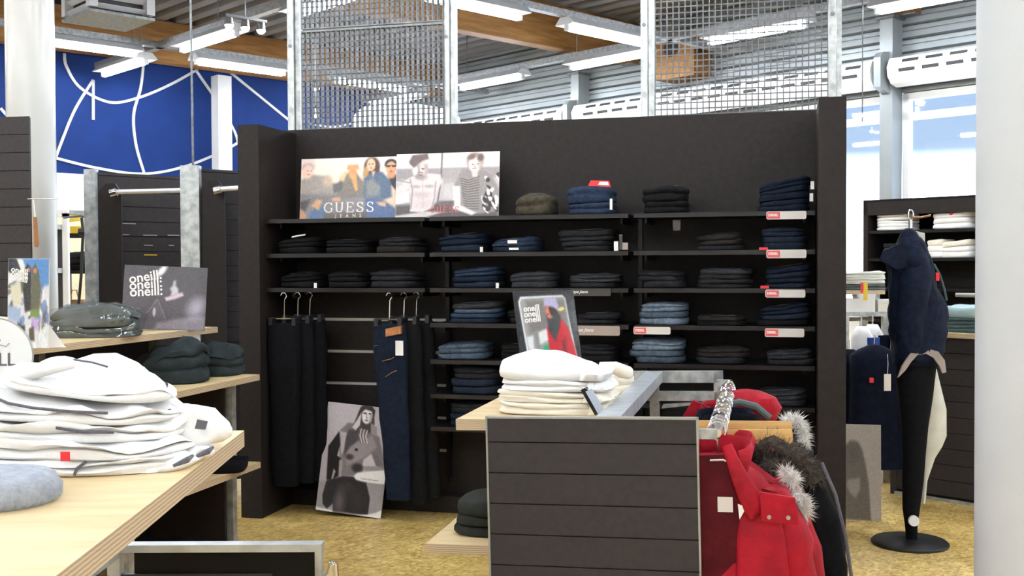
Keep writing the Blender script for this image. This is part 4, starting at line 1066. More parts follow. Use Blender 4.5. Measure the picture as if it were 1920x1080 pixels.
# folded knitwear on the gondola
def garment(name, lab, cat, loc, rotz, w, d, h, m, seed, grp=None, nf=2, amp=.008, lump=.012, t0=0.0, t1=0.0, n=44, p=4.0, hang=0.0, groove=.06, dome=0.0, lfq=5.0):
    mb = folded(w, d, h, seed, nf, t0, t1, amp, n, p, groove, lump, hang, dome, lfq)
    return solo(name, mb, m, lab, cat, grp, loc, (0, TG if name == 'x' else 0, rotz), True, 70)
zt0 = GH - .038
base = [(.042, M['cream_cloth'], 2, 'bottom folded cream sweater in the pile on the gondola top'), (.038, M['cream_cloth'], 2, 'second lowest folded cream sweater on the gondola top'),
        (.036, M['wht_cloth'], 2, 'second from top folded white sweater on the gondola'), (.080, M['wht_cloth'], 1, 'topmost plump folded white sweater on the gondola')]
z = zt0
for i, (h, m, nf, lab) in enumerate(base):
    wv = .375 - .008 * i + (.0, .006, -.006, 0)[i]
    o = garment('folded_sweater', lab, 'sweater', G(.133 + .004 * (-1) ** i, .445, z), -YG + (.02, -.03, .015, .0)[i], wv, .30, h * 1.05, m, 3.3 + i * 1.7, 'sweaters piled on the gondola', nf=nf, amp=.008, lump=.012 if i < 3 else .020, t1=0 if i < 3 else -.014, t0=0, n=48, p=3.2, dome=0 if i < 3 else .55)
    # ribbed cuff at the open end
    part('ribbed_cuff', MB().loft([(wv * .455, -.02, .004, .045, .13, 4), (wv * .48, -.02, h * .35, .05, .135, 4), (wv * .455, -.02, h * (.95 if i < 3 else .45), .035, .12, 4)], 40, amp=.012, fq=70, seed=i), m, o, smooth=True, angle=80)
    z += h
# creased neckline on top sweater
part('hem_crease', MB().tube([(-.02, -.118, .066), (.02, -.122, .064), (.05, -.13, .058), (.058, -.138, .050)], .0018, 5), M['cream_cloth'], o)
o = garment('folded_sweater', 'single rumpled cream sweater behind the small poster stand', 'sweater', G(.195, 1.02, zt0), -YG + .1, .30, .24, .095, M['cream_cloth'], 8.8, None, nf=2, amp=.022, lump=.05, t1=-.01, n=48)
part('rolled_sleeve', MB().tube([(.02, -.10, .11), (.08, -.11, .105), (.13, -.09, .085), (.135, -.03, .06)], [.018, .026, .026, .016], 10), M['cream_cloth'], o, smooth=True)
# swing tags hanging on the pile
for i, (x, y, zz, m, lab) in enumerate([(.318, .262, .012, 'black', 'black swing ticket dangling at the sweater pile'), (.336, .250, .008, 'label_blue', 'pale blue swing ticket dangling at the sweater pile')]):
    M.setdefault('label_blue', mat('pale blue ticket', (.55, .60, .72), .4))
    o = thing('swing_ticket', lab, 'ticket', G(x, y, zt0 + zz), (math.radians(8), math.radians(-28), -YG))
    part('card', MB().box(-.012, .012, 0, .002, 0, .098), M[m], o)
    part('string', MB().tube([(0, 0, .098), (-.012, .01, .115), (-.03, .03, .12)], .001, 4), M['paper'], o)
# small poster stand
cv = Canvas(90, 110, (40, 40, 44), (535, 1110, 105, 900))
cv.poly([(565, 180), (590, 140), (1005, 132), (1030, 160), (1040, 300), (1110, 900), (620, 900)], (222, 226, 226), 2)
cv.poly([(580, 185), (600, 155), (1000, 148), (1018, 170), (1026, 300), (1098, 900), (635, 900)], (150, 150, 148), 2)
cv.poly([(640, 170), (1015, 160), (1040, 420), (760, 400), (640, 420)], (118, 112, 110), 8)
cv.poly([(605, 440), (670, 430), (665, 540), (615, 530)], (212, 214, 216), 3); cv.poly([(720, 410), (830, 375), (830, 460), (720, 500)], (216, 218, 216), 3)
cv.poly([(640, 540), (720, 520), (820, 495), (820, 600), (650, 610)], (128, 150, 138), 5); cv.poly([(760, 510), (810, 500), (815, 660), (770, 660)], (44, 150, 108), 4)
cv.poly([(630, 610), (760, 620), (800, 690), (820, 900), (640, 900)], (196, 198, 208), 5); cv.poly([(680, 420), (720, 400), (740, 700), (700, 700)], (128, 130, 128), 5)
cv.ell(975, 238, 32, 13, (216, 206, 120), rot=-10, soft=.2)
cv.poly([(810, 380), (870, 330), (950, 300), (1020, 380), (1060, 520), (1095, 760), (1110, 900), (815, 900)], (186, 26, 40), 3)
cv.poly([(940, 480), (985, 450), (975, 620), (945, 680)], (100, 22, 30), 6, .8); cv.poly([(985, 680), (1060, 600), (1080, 680), (1000, 760)], (206, 34, 48), 5)
cv.poly([(820, 290), (920, 240), (960, 290), (940, 370), (880, 480), (830, 400)], (56, 58, 58), 4)
cv.ell(858, 240, 40, 66, (190, 112, 92), soft=.15); cv.ell(890, 240, 40, 50, (60, 44, 44), soft=.2); cv.poly([(822, 250), (850, 225), (856, 300), (835, 305)], (196, 120, 98), 3); cv.ell(836, 276, 10, 6, (140, 60, 60))
cv.poly([(808, 215), (815, 160), (870, 148), (935, 155), (950, 215), (940, 250), (900, 225), (830, 210)], (172, 168, 200), 3)
cv.ell(1035, 610, 12, 12, (236, 236, 236))
cv.grain(5, 9)
Pc = G(.088, .74, zt0 + .004)
d_ = float(Pc[1]); pxw = (1112 - 958) / 2
hp = .415; wp = (1072 - 958) * d_ / FOC / math.cos(.5)
o = thing('poster_stand', 'small framed poster of a red-jacketed figure behind white sweaters', 'poster', Pc, (-.23, 0, .5))
part('print', cv.board('print', wp, hp, matl=M['poster_gloss']), None, o)
part('frame', MB().box(-wp / 2 - .004, wp / 2 + .004, .0006, .006, 0, hp + .004), M['black'], o)
part('prop', MB().prism([(-.03, 0), (.03, 0), (.02, hp * .6), (-.02, hp * .6)], .02, .024), M['black'], o)
for i in range(3):
    part('lettering', text_mesh('lettering', 'oneill', wp * .125, M['ink_white'], offset=.0008, shear=.1), None, o, loc=(-wp * .245, -.0006, hp * (.845 - .052 * i)), rot=(0, math.radians(-4), 0))

# olive tops on the middle board
z = .521
for i, (h, lab) in enumerate(((.034, 'bottom folded olive top on the gondola middle board'), (.036, 'middle folded olive top on the gondola middle board'), (.062, 'topmost folded olive top with red edge on the gondola middle board'))):
    o = garment('folded_pullover', lab, 'top', G(-.085 + .006 * i, .62, z), -YG, .37, .32, h * 1.04, M['olive'], 20 + i, 'olive tops on the middle board', nf=1 if i < 2 else 1, t1=.022 if i == 2 else 0, lump=.01)
    if i: part('red_trim', MB().box(.06, .15, -.166, -.158, h * .15, h * .45), M['redtag'], o)
    z += h
o = garment('folded_pullover', 'dark crumpled top at the foot of the slatted gondola', 'top', G(.02, .12, .02), -YG, .28, .2, .10, M['olive'], 27, None, lump=.03)
o.location = G(.06, .46, .33)

# ---------------------------------------------------------------- hangers and jackets on the rail
def hook_pts(h=.045, r=.027):
    a = [(0, 0, -h - r)] + [(0, 0, -r * 1.2)] + [(r * math.cos(q) * -1, 0, r * math.sin(q)) for q in [math.radians(k) for k in range(-50, 215, 22)]]
    return a
def hanger_mesh(L, th, drop):
    # shaped wooden arms, outline in x,z
    up = []; lo = []
    for i in range(17):
        q = -1 + 2 * i / 16; zc = -drop * abs(q) ** 1.6
        up.append((q * L / 2, zc + .012 + .006 * (1 - abs(q)))); lo.append((q * L / 2, zc - .016 - .010 * (1 - abs(q))))
    return MB().prism(up + lo[::-1], -th / 2, th / 2)
hook_me = MB().tube(hook_pts(), .0042, 6).mesh('hook', [M['chrome']], True)
jarm = hanger_mesh(.29, .012, .075).mesh('arm', [M['hanger']])
def hanger(y, tilt, lab, kind='jacket', dz=0.0):
    t = thing('clothes_hanger', lab, 'hanger', G(RX, y, RZ + .004), (0, TG, -YG + tilt), 'hangers on the gondola rail')
    part('hook', hook_me, None, t, rot=(0, 0, RND.uniform(-.5, .5)))
    if kind == 'jacket': part('arm', jarm, None, t, loc=(0, 0, -.115 + dz))
    else:
        part('bar', MB().prism([(-.20, -.008), (-.195, .0), (.195, .0), (.20, -.008), (.20, -.040), (.195, -.046), (-.195, -.046), (-.20, -.040)], -.008, .008), M['hanger'], t, loc=(.03, 0, -.068 + dz))
        part('bar', MB().prism([(-.19, -.004), (.19, -.004), (.19, -.034), (-.19, -.034)], -.008, .008), M['hanger'], t, loc=(.03, .024, -.084 + dz), rot=(0, .08, 0))
        part('clip', MB().tube([(.165, -.012, -.10 + dz), (.165, -.012, -.135 + dz)], .006, 8), M['chrome'], t)
    return t
HL = ['first', 'second', 'third', 'fourth', 'fifth', 'sixth', 'seventh', 'eighth', 'ninth', 'tenth', 'eleventh', 'twelfth', 'thirteenth', 'fourteenth', 'fifteenth', 'sixteenth', 'seventeenth', 'eighteenth', 'nineteenth', 'twentieth']
ys = [.10, .17, .24, .30, .36, .42, .48, .54, .60, .66, .72, .78, .84, .90, .96, 1.02, 1.08, 1.14, 1.20, 1.26]
for i, y in enumerate(ys):
    kind = 'bar' if i in (3, 4) else 'jacket'
    hanger(y, RND.uniform(-.12, .12) if kind == 'jacket' else (.06, -.02)[i - 3], ('%s wooden hanger on the chrome rail, counted from the front' % HL[i]) if kind == 'jacket' else '%s hanger on the rail, flat trouser bar of pale wood' % HL[i], kind, dz={3: .040, 4: .060}.get(i, 0))

def jacket(y, lab, body, lining, seed, half=.26, L=.80, collar=None, furm=None, zoff=0.0, group='jackets on the gondola rail', furpts=None, rz=0.0, extra=None, dx=0.0):
    t = thing('hanging_jacket', lab, 'jacket', G(RX + dx, y, RZ - .075 + zoff), (0, TG, -YG + rz), group)
    rings = [(0, 0, .0, .062, .050), (0, 0, -.03, .085, .060), (0, 0, -.055, .13, .066, 2.2), (0, 0, -.085, half * .68, .070, 2.3), (0, 0, -.125, half * .84, .074, 2.5)]
    for i in range(1, 21):
        f = i / 20; rings.append((0, 0, -.125 - (L - .125) * f, half * (.84 + .10 * f), .074 + .035 * math.sin(f * 2.2), 2.6))
    part('jacket_body', MB().loft(rings, 52, amp=.026, fq=9, seed=seed, streak=.014), body, t, smooth=True, angle=75)
    for s in (-1, 1):
        sl = []
        for i in range(13):
            f = i / 12; sl.append((s * (half * .78 + .075 * f + .02 * math.sin(f * 3)), -.012 - .03 * f, -.095 - .62 * f, (.045 + .030 * min(1, f * 4)) * (1 - .18 * f), (.050 + .028 * min(1, f * 4)) * (1 - .18 * f)))
        part('sleeve', MB().loft(sl, 20, amp=.018, fq=11, seed=seed + s * 4, streak=.006), body, t, smooth=True, angle=75)
    # open collar: a thick band that rises at the back of the neck
    if collar:
        mb = MB(); vs = []; n = 21
        for i in range(n):
            a = math.radians(-58 + 296 * i / (n - 1)); ca, sa = math.cos(a), math.sin(a)
            fr = max(0, -sa)
            rx, ry = .088, .070
            for (k, zz) in ((1.0, -.035 - .05 * fr), (1.14, .005 - .03 * fr), (1.20, .035 - .03 * fr), (1.10, .052 - .03 * fr), (.98, .04 - .03 * fr), (.92, -.01 - .05 * fr)):
                vs.append((rx * k * ca * (1 + .25 * fr), ry * k * sa * (1 + .30 * fr), zz))
        fs = []
        for i in range(n - 1):
            for j in range(6): fs.append((i * 6 + j, i * 6 + (j + 1) % 6, (i + 1) * 6 + (j + 1) % 6, (i + 1) * 6 + j))
        fs += [tuple(range(6)), tuple(range((n - 1) * 6 + 5, (n - 1) * 6 - 1, -1))]
        mb.add(vs, fs); part('collar', mb, collar, t, smooth=True, angle=75)
    if furm:
        for k, (pts, rad, nn, ll) in enumerate(furpts):
            core = MB().tube(pts, rad * .8, 10); fur(core, pts, rad * .75, nn, ll, seed=int(seed * 10) + k)
            part('fur_trim', core, furm, t, kind='stuff', smooth=False)
    return t
# front red jacket, unzipped
t = jacket(.115, 'front red hanging jacket with open collar and snap pocket flap', M['red'], M['red_dark'], 1.3, half=.215, L=.82, collar=M['red'], zoff=.0)
def open_front(t, m):
    # the two fronts fall apart and show the lining
    mb = MB().prism([(-.045, -.01), (.045, -.01), (.060, -.16), (.05, -.75), (-.05, -.75), (-.06, -.16)], -.096, -.090); return mb
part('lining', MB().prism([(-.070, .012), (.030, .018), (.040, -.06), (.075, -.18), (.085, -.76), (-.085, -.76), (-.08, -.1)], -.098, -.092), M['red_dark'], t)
part('front_panel', MB().loft([(.115, -.082, -.12, .05, .020, 2.5), (.125, -.096, -.24, .075, .028, 2.6), (.128, -.104, -.42, .085, .032, 2.6), (.13, -.108, -.62, .09, .034, 2.6), (.13, -.108, -.80, .09, .034, 2.6)], 26, amp=.012, fq=14, seed=2.2), M['red'], t, smooth=True, angle=75)
part('lapel', MB().strap([(.030, -.092, .045), (.048, -.104, .0), (.068, -.114, -.05), (.094, -.120, -.100), (.104, -.120, -.140), (.098, -.118, -.168)], [.016, .020, .026, .032, .030, .012], .010), M['red'], t, smooth=True, angle=80)
fl = part('pocket_flap', MB().prism([(.125, -.085), (.225, -.100), (.235, -.180), (.128, -.170)], -.140, -.128), M['red'], t)
for x in (.150, .205): part('snap_button', MB().tube([(x, -.144, -.158), (x, -.140, -.158)], .0065, 10), M['trim'], fl)
part('size_label', MB().box(.000, .045, -.103, -.099, -.155, -.11), M['label_card'], t); part('care_label', MB().prism([(.060, -.125), (.085, -.135), (.064, -.172)], -.124, -.121), M['paper'], t)
part('hanger_loop', MB().tube([(-.02, -.100, .0), (.02, -.102, .002), (.028, -.102, -.002)], .003, 6), M['label_card'], t)
part('brand_plate', MB().box(.20, .225, -.146, -.142, -.375, -.368), M['trim'], t)
t = jacket(.235, 'second red hanging jacket with white fur trim at its side', M['red'], M['red_dark'], 3.1, half=.235, L=.82, collar=M['red'], furm=M['furwhite'],
    furpts=[([(.195, -.075, -.055), (.225, -.08, -.085)], .016, 260, .026), ([(.225, -.09, -.125), (.250, -.095, -.150), (.252, -.095, -.185)], .016, 360, .028)], dx=.005)
part('snap_button', MB().tube([(.190, -.102, -.10), (.190, -.094, -.10)], .007, 10), M['trim'], t)
t = jacket(.43, 'black hanging jacket with grey-brown fur collar', M['black_matt'], M['black'], 5.2, half=.29, L=.84, collar=M['black_matt'], furm=M['furgrey'],
    furpts=[([(.075, -.10, .0), (.12, -.11, .01), (.18, -.10, -.02), (.225, -.08, -.065), (.25, -.06, -.12)], .040, 1500, .028), ([(.09, -.10, -.06), (.15, -.12, -.07), (.20, -.11, -.11)], .038, 900, .028)], dx=.045)
part('piping', MB().tube([(.275, -.09, -.06), (.315, -.10, -.16), (.345, -.09, -.30), (.375, -.08, -.55), (.385, -.08, -.80)], .006, 6), M['greytrim'], t)
t = jacket(.62, 'black hanging jacket with white fur on its hood edge', M['black_matt'], M['black'], 6.1, half=.27, L=.82, collar=M['black_matt'], furm=M['furwhite'],
    furpts=[([(.180, -.06, .045), (.215, -.06, .055), (.240, -.06, .02), (.248, -.06, -.04)], .014, 420, .026)], dx=.03)
t = jacket(.78, 'dark navy hanging jacket behind the fur-trimmed black one', M['navy2'], M['black'], 7.7, half=.27, L=.82, collar=M['navy2'])
t = jacket(1.02, 'rear red hanging jacket with grey-lined hood near the rail end', M['red'], M['red_dark'], 8.4, half=.25, L=.80, collar=M['red'])
part('hood', MB().loft([(.075, .0, -.02, .11, .07), (.095, .0, .03, .115, .075), (.09, .0, .07, .10, .07), (.075, .0, .095, .06, .045), (.07, 0, .10, .02, .02)], 24, amp=.012, fq=14), M['red'], t, smooth=True)
part('hood_lining', MB().tube([(-.02, -.085, .04), (.05, -.09, .062), (.11, -.085, .045), (.16, -.075, .0)], .014, 8), M['greygreen'], t, smooth=True)
part('shoulder_flap', MB().prism([(-.17, .0), (-.13, .06), (-.045, .02), (-.05, -.04), (-.16, -.04)], -.02, .01), M['red'], t)

# ================================================================ LEFT: PLYWOOD TABLE AND SHELVES
TZ = 1.12
Ta = at_z(458, 807, TZ); Tb = at_z(108, 1077, TZ)
yt = math.atan2(Tb[0] - Ta[0], -(Tb[1] - Ta[1]))     # run of the right edge
tb = thing('plywood_table', 'pale plywood display table in the near corner', 'table', (Ta[0], Ta[1], 0), (0, 0, -math.atan2(Ta[0] - Tb[0], Ta[1] - Tb[1])))
part('tabletop', ply_board(-1.15, 0, -1.75, 0, TZ - .037, TZ), [M['ply'], M['ply_edge']], tb)
for x, y in ((-.42, -.30), (-1.1, -.12), (-.42, -1.65), (-1.1, -1.65)): part('leg', MB().box(x - .025, x + .025, y - .025, y + .025, 0, TZ - .037), M['steel'], tb)
part('side_rail', MB().box(-.44, -.40, -1.65, -.30, TZ - .10, TZ - .037), M['steel'], tb)
tm = Matrix.Translation((Ta[0], Ta[1], 0)) @ Matrix.Rotation(-math.atan2(Ta[0] - Tb[0], Ta[1] - Tb[1]), 4, 'Z')
# heap of white tops
def tee(px, py, w, d, h, zb, lab, seed, rz, m='wht_cloth', lump=.02, nf=2, t0=0., t1=0., trim=None, hang=0.0, amp=.016, name='folded_shirt', cat='shirt', group='white shirts heaped on the plywood table', dome=0.0):
    c = at_z(px, py, TZ)
    o = garment(name, lab, cat, (c[0], c[1], zb), rz, w, d, h, M[m], seed, group, nf=nf, amp=amp, lump=lump, t0=t0, t1=t1, n=64, p=3.0, hang=hang, groove=.09, dome=dome, lfq=7.0)
    if trim:
        for pts in trim: part('dark_piping', MB().tube(pts, .003, 6), M['greytrim'], o, smooth=True)
    return o
hp_ = [(.030, .50, .38, 'bottom white shirt of the heap, its cuffs spilling right', 1.2, .10), (.032, .48, .36, 'second lowest white shirt with small red label', 2.9, -.05), (.034, .46, .35, 'middle white shirt of the heap with dark piping', 4.4, .06), (.040, .42, .34, 'upper white shirt of the heap with woven grey seam', 5.7, -.03), (.060, .30, .28, 'topmost rounded white shirt crowning the heap', 6.6, .10)]
z = TZ
for i, (h, w, d, lab, sd, rz) in enumerate(hp_):
    px = (146, 143, 138, 142, 178)[i]
    trim = None
    if i == 3: trim = [[(-.075, -.150, h * 1.05), (-.05, -.166, h * .92), (.0, -.176, h * .74), (.07, -.174, h * .56), (.13, -.160, h * .45)]]
    if i == 2: trim = [[(.03, -.178, h * .8), (.08, -.178, h * .55), (.13, -.172, h * .5)]]
    if i == 0: trim = [[(.07, -.190, h * .98), (.055, -.196, h * .6), (.05, -.196, h * .2)]]
    o = tee(px, 862, w, d, h * 1.15, z, lab, sd, rz, trim=trim, lump=.030 if i < 4 else .05, t1=(-.004, -.008, -.012, -.020, -.020)[i], t0=(0, -.004, -.008, -.012, -.020)[i], amp=.018, dome=(.05, .08, .12, .35, .75)[i])
    if i == 1: part('red_label', MB().box(.062, .079, -.1965, -.195, h * .10, h * .62), M['redtag'], o)
    if i == 0:
        for k, (x, y, zz) in enumerate(((.250, -.02, .0), (.240, .10, .010), (.228, -.11, .0))):
            s_ = part('sleeve', MB().loft([(x - .055, y, zz + .001, .050, .055, 2.4), (x - .042, y, zz + .008, .056, .056, 2.4), (x - .034, y, zz + .016, .056, .052, 2.4), (x - .038, y, zz + .025, .046, .044, 2.2), (x - .045, y, zz + .032, .030, .030, 2), (x - .048, y, zz + .035, .008, .008, 2)], 32, amp=.024, fq=26, seed=k), M['wht_cloth'], o, smooth=True, angle=80)
            part('dark_cuff', MB().tube([(x - .012, y - .048, zz + .012), (x + .010, y - .034, zz + .020), (x + .016, y - .012, zz + .024)], [.003, .006, .003], 7), M['greytrim'], s_, smooth=True)
    if i == 2:
        s_ = part('sleeve', MB().loft([(.225, .02, -.034, .050, .05, 2.4), (.230, .02, -.022, .054, .052, 2.4), (.233, .02, -.008, .056, .052, 2.4), (.235, .02, .006, .055, .05, 2.4), (.232, .02, .020, .050, .045, 2.4), (.222, .02, .032, .042, .04, 2.2), (.208, .02, .040, .028, .03, 2), (.20, .02, .043, .01, .01, 2)], 32, amp=.026, fq=24), M['wht_cloth'], o, smooth=True, angle=80)
        part('dark_cuff', MB().tube([(.195, -.035, .040), (.20, -.040, .025), (.20, -.042, .005)], [.003, .006, .004], 7), M['greytrim'], s_, smooth=True)
        part('hang_label', MB().prism([(.245, .002), (.265, .0), (.270, .016), (.250, .020)], -.042, -.038), M['ink_dark'], s_)
    if i == 4:
        part('collar', MB().tube([(-.13, -.02, h * .45), (-.12, -.07, h * .62), (-.07, -.10, h * .85), (-.01, -.09, h * 1.02)], [.008, .014, .014, .008], 10), M['wht_cloth'], o, smooth=True)
        part('dark_seam', MB().tube([(-.02, -.06, h * 1.12), (.02, -.08, h * 1.05), (.05, -.09, h * .92)], .002, 5), M['greytrim'], o)
    z += h
# grey knitted hat near the frame edge
c = np.array([-.834, 1.75, TZ])
t = thing('knitted_hat', 'grey knitted hat with ribbed brim on the table corner', 'hat', (c[0], c[1], TZ))
part('crown', MB().loft([(0, 0, .030, .090, .088), (0, 0, .040, .090, .088), (-.003, 0, .047, .082, .08), (-.006, 0, .052, .058, .056), (-.006, 0, .054, .01, .01)], 40, amp=.005, fq=30), M['greyknit'], t, smooth=True, angle=80)
mb = MB(); n = 120; vs = []; fs = []
for k, (r, z_) in enumerate(((.085, 0), (.092, .008), (.093, .026), (.088, .036))):
    for i in range(n):
        a = 2 * math.pi * i / n; q = r + (.006 if i % 3 == 0 else 0) * (1 if k in (1, 2) else .4); vs.append((q * math.cos(a), q * .97 * math.sin(a), z_))
for k in range(3):
    for i in range(n): fs.append((k * n + i, k * n + (i + 1) % n, (k + 1) * n + (i + 1) % n, (k + 1) * n + i))
mb.add(vs, fs); part('ribbed_brim', mb, M['greyknit'], t, smooth=True, angle=50)
# round brand sign at the left edge
c = at_y(-9, 667, 2.30); rr = 69 * 2.30 / FOC
t = thing('round_sign', 'round white sign with dark letters at the picture edge', 'sign', (c[0], c[1], c[2]), (0, 0, 0))
mb = MB(); n = 64
mb.prism([(rr * math.cos(2 * math.pi * i / n), rr * math.sin(2 * math.pi * i / n)) for i in range(n)], 0, .008); part('disc', mb, M['sign_white'] if 'sign_white' in M else M['white'], t)
part('rim', MB().tube([(rr * math.cos(2 * math.pi * i / n), .003, rr * math.sin(2 * math.pi * i / n)) for i in range(n)], .0028, 6, closed=True), M['trim'], t, smooth=True)
part('lettering', text_mesh('lettering', "O'NEILL", rr * .50, M['ink_dark'], offset=.0004), None, t, loc=(-rr * .32, -.0008, -rr * .12))
part('wave_mark', MB().tube([(rr * .05, -.0012, rr * .20), (rr * .16, -.0012, rr * .30), (rr * .30, -.0012, rr * .26), (rr * .40, -.0012, rr * .34)], .0012, 5), M['trim'], t)
for q in ((.12, .42), (.26, -.56)): part('dot_mark', MB().tube([(rr * q[0], -.0008, rr * q[1]), (rr * q[0], .001, rr * q[1])], rr * .035, 10), M['ink_dark'], t)
part('stand_foot', MB().box(-.06, .06, -.005, .06, -(c[2] - TZ), -rr * .92), M['clear'], t)

# stepped shelf unit running away on the left
def lshelf(x, y, z, Y):  return at_y(x, y, Y)
FE = 5.65                                # far end of the unit
c2 = at_y(487, 702, FE); c1 = at_y(397, 614, FE); c3 = at_y(487, 866, FE)
us = thing('stepped_shelf_unit', 'stepped plywood shelf unit with dark panel and steel posts', 'shelf unit', (c2[0], c2[1], 0), RW)
dx1 = (c1[0] - c2[0]) * math.cos(YW)
part('shelf_board', ply_board(dx1 - .42, dx1, -1.75, 0, c1[2] - .030, c1[2]), [M['ply'], M['ply_edge']], us)
part('shelf_board', ply_board(-.62, 0, -1.9, 0, c2[2] - .030, c2[2]), [M['ply'], M['ply_edge']], us)
part('shelf_board', ply_board(-.62, 0, -1.9, 0, c3[2] - .030, c3[2]), [M['ply'], M['ply_edge']], us)
part('rear_panel', MB().box(-.66, -.63, -1.9, 0, .05, c1[2] - .03), M['panel'], us)
part('end_panel', MB().box(-.60, -.16, -.09, -.07, .05, c2[2] - .03), M['panel'], us)
for x, y in ((-.155, -.03), (-.60, -.03), (-.155, -.95), (-.60, -.95), (-.155, -1.85), (-.60, -1.85)): part('post', MB().box(x - .022, x + .022, y - .022, y + .022, 0, (c1[2] if x < -.4 else c2[2] + .03) ), M['galv'] if x > -.4 else M['galv_dark'], us)
ZS1, ZS2, ZS3 = float(c1[2]), float(c2[2]), float(c3[2])
# dark green garments on the middle shelf
def on_shelf(px, py, z): return at_z(px, py, z)
c = on_shelf(312, 722, ZS2)
o = garment('folded_jacket', 'larger dark slate-green jacket folded on the middle plywood shelf', 'jacket', (c[0] - .02, c[1] + .14, ZS2), .1, .36, .30, .19, M['slategreen'], 31, 'green jackets on the stepped shelf', nf=3, amp=.035, lump=.06, t1=.035, n=56, p=2.5, groove=.10, dome=.38)
part('seam', MB().tube([(-.10, -.09, .14), (-.02, -.11, .155), (.05, -.08, .18), (.10, -.03, .205)], .004, 6), M['black'], o, smooth=True)
c = on_shelf(400, 706, ZS2)
o = garment('folded_jacket', 'smaller dark slate-green jacket folded near the shelf end', 'jacket', (c[0] + .0, c[1] + .12, ZS2), .1, .25, .30, .155, M['slategreen'], 33, 'green jackets on the stepped shelf', nf=3, amp=.03, lump=.05, t1=.0, n=48, p=2.5, groove=.09, dome=.36)
part('seam', MB().tube([(-.06, -.08, .12), (-.01, -.07, .145), (.05, -.04, .16)], .004, 6), M['black'], o, smooth=True)
c = on_shelf(425, 886, ZS3)
garment('folded_jacket', 'black garment lying on the lowest plywood shelf', 'garment', (c[0] - .03, c[1] + .08, ZS3), .1, .22, .26, .05, M['black_matt'], 35, None, nf=1)
c = on_shelf(375, 1000, .05)
o = garment('dark_bag', 'dark rounded bag on the floor beneath the shelves', 'bag', (-1.72, 5.2, .0), .1, .36, .30, .17, M['black_matt'], 39, None, nf=1, lump=.03)
part('strap', MB().tube([(-.12, -.1, .15), (-.05, -.14, .2), (.06, -.14, .2), (.12, -.1, .15)], .008, 6), M['black'], o, smooth=True)
# grey shirts in clear bags on the upper shelf
c = on_shelf(160, 634, ZS1); z = ZS1
for i, (h, lab) in enumerate(((.045, 'bottom grey-green shirt in clear bag on the upper shelf'), (.085, 'top grey-green shirt in clear bag on the upper shelf'))):
    o = garment('bagged_shirt', lab, 'shirt', (c[0], c[1] + .13, z), .12, .40 - .02 * i, .28, h * 1.05, M['greygreen'], 41 + i, 'bagged shirts on the stepped shelf', nf=2, amp=.016, lump=.035, n=48, p=3.0, hang=.10 if i else 0)
    part('plastic_film', folded(.405 - .02 * i, .285, h * 1.10, 41 + i, 2, 0, 0, .022, 48, 3.0, .03, .036), [M['clear']], o, smooth=True)
    z += h
o = garment('bagged_shirt', 'white shirt in clear bag before the dark board', 'shirt', on_shelf(322, 617, ZS1) + np.array([0, .06, 0]), .12, .20, .16, .045, M['offw'], 44, None, nf=1, amp=.01, lump=.02, t1=.012)
# white sheet under the collage poster
c = on_shelf(78, 652, ZS1)
solo('paper_sheet', MB().prism([(-.16, .0), (.10, .0), (.015, .11), (-.17, .13)], 0, .004), M['paper'], 'blank white card standing below the collage poster', 'card', loc=(c[0], c[1] - .02, ZS1 + .002), rot=(-.30, 0, .1))
# collage poster
cv = Canvas(80, 150, (206, 208, 212), (0, 1, 0, 1))
cv.poly([(.0, 0), (.25, 0), (.35, .12), (.12, .18), (0, .14)], (40, 44, 50), 3); cv.poly([(.3, 0), (1, 0), (1, .3), (.62, .34)], (84, 132, 190), 4); cv.poly([(.2, 0), (.36, .02), (.52, .24), (.42, .26)], (226, 228, 230), 3)
R = random.Random(4)
for i in range(70):
    k = R.choice([(64, 66, 70), (228, 230, 232), (96, 120, 170), (150, 150, 130), (120, 104, 96), (196, 176, 200), (70, 86, 60), (232, 232, 230)])
    cv.ell(R.random(), .18 + .8 * R.random(), .03 + .07 * R.random(), .02 + .05 * R.random(), k, R.uniform(0, 180), soft=.2, al=.8)
cv.poly([(.40, .12), (.48, .06), (.56, .12), (.58, .58), (.42, .60), (.36, .34)], (42, 42, 42), 3); cv.poly([(.58, .12), (.66, .06), (.74, .14), (.80, .34), (.76, .64), (.56, .64)], (92, 92, 72), 3)
cv.ell(.50, .13, .045, .028, (176, 110, 84), soft=.2); cv.ell(.66, .14, .045, .03, (190, 124, 92), soft=.2); cv.poly([(.55, .58), (.78, .56), (.74, .66), (.56, .66)], (110, 130, 66), 3)
cv.poly([(.06, .30), (.30, .26), (.36, .50), (.14, .56)], (206, 202, 180), 4); cv.poly([(.0, .52), (.32, .56), (.30, .72), (.02, .68)], (150, 168, 198), 4); cv.poly([(.55, .66), (.78, .68), (.66, .80)], (190, 160, 204), 3)
cv.poly([(.26, .76), (.42, .74), (.44, .92), (.30, .92)], (58, 52, 46), 3); cv.poly([(.52, .78), (.64, .76), (.66, .92), (.54, .92)], (84, 72, 62), 3); cv.grain(8, 3)
c = on_shelf(48, 655, ZS1); dd = float(c[1]); hh = (648 - 478) * dd / FOC; ww = (86 - 10) * dd / FOC
o = thing('poster_stand', 'narrow colourful collage poster standing on the upper shelf', 'poster', (c[0], c[1] + .02, ZS1 + .003), (-.06, 0, .05))
part('print', cv.board('print', ww, hh, matl=M['poster_gloss']), None, o); part('backing', MB().box(-ww / 2, ww / 2, .0006, .006, 0, hh), M['board_edge'], o)
for i in range(3): part('lettering', text_mesh('lettering', 'oneill', ww * .19, M['ink_white'], offset=.0008), None, o, loc=(-ww * .22, -.0008, hh * (.86 - .045 * i)), rot=(0, math.radians(12), 0))
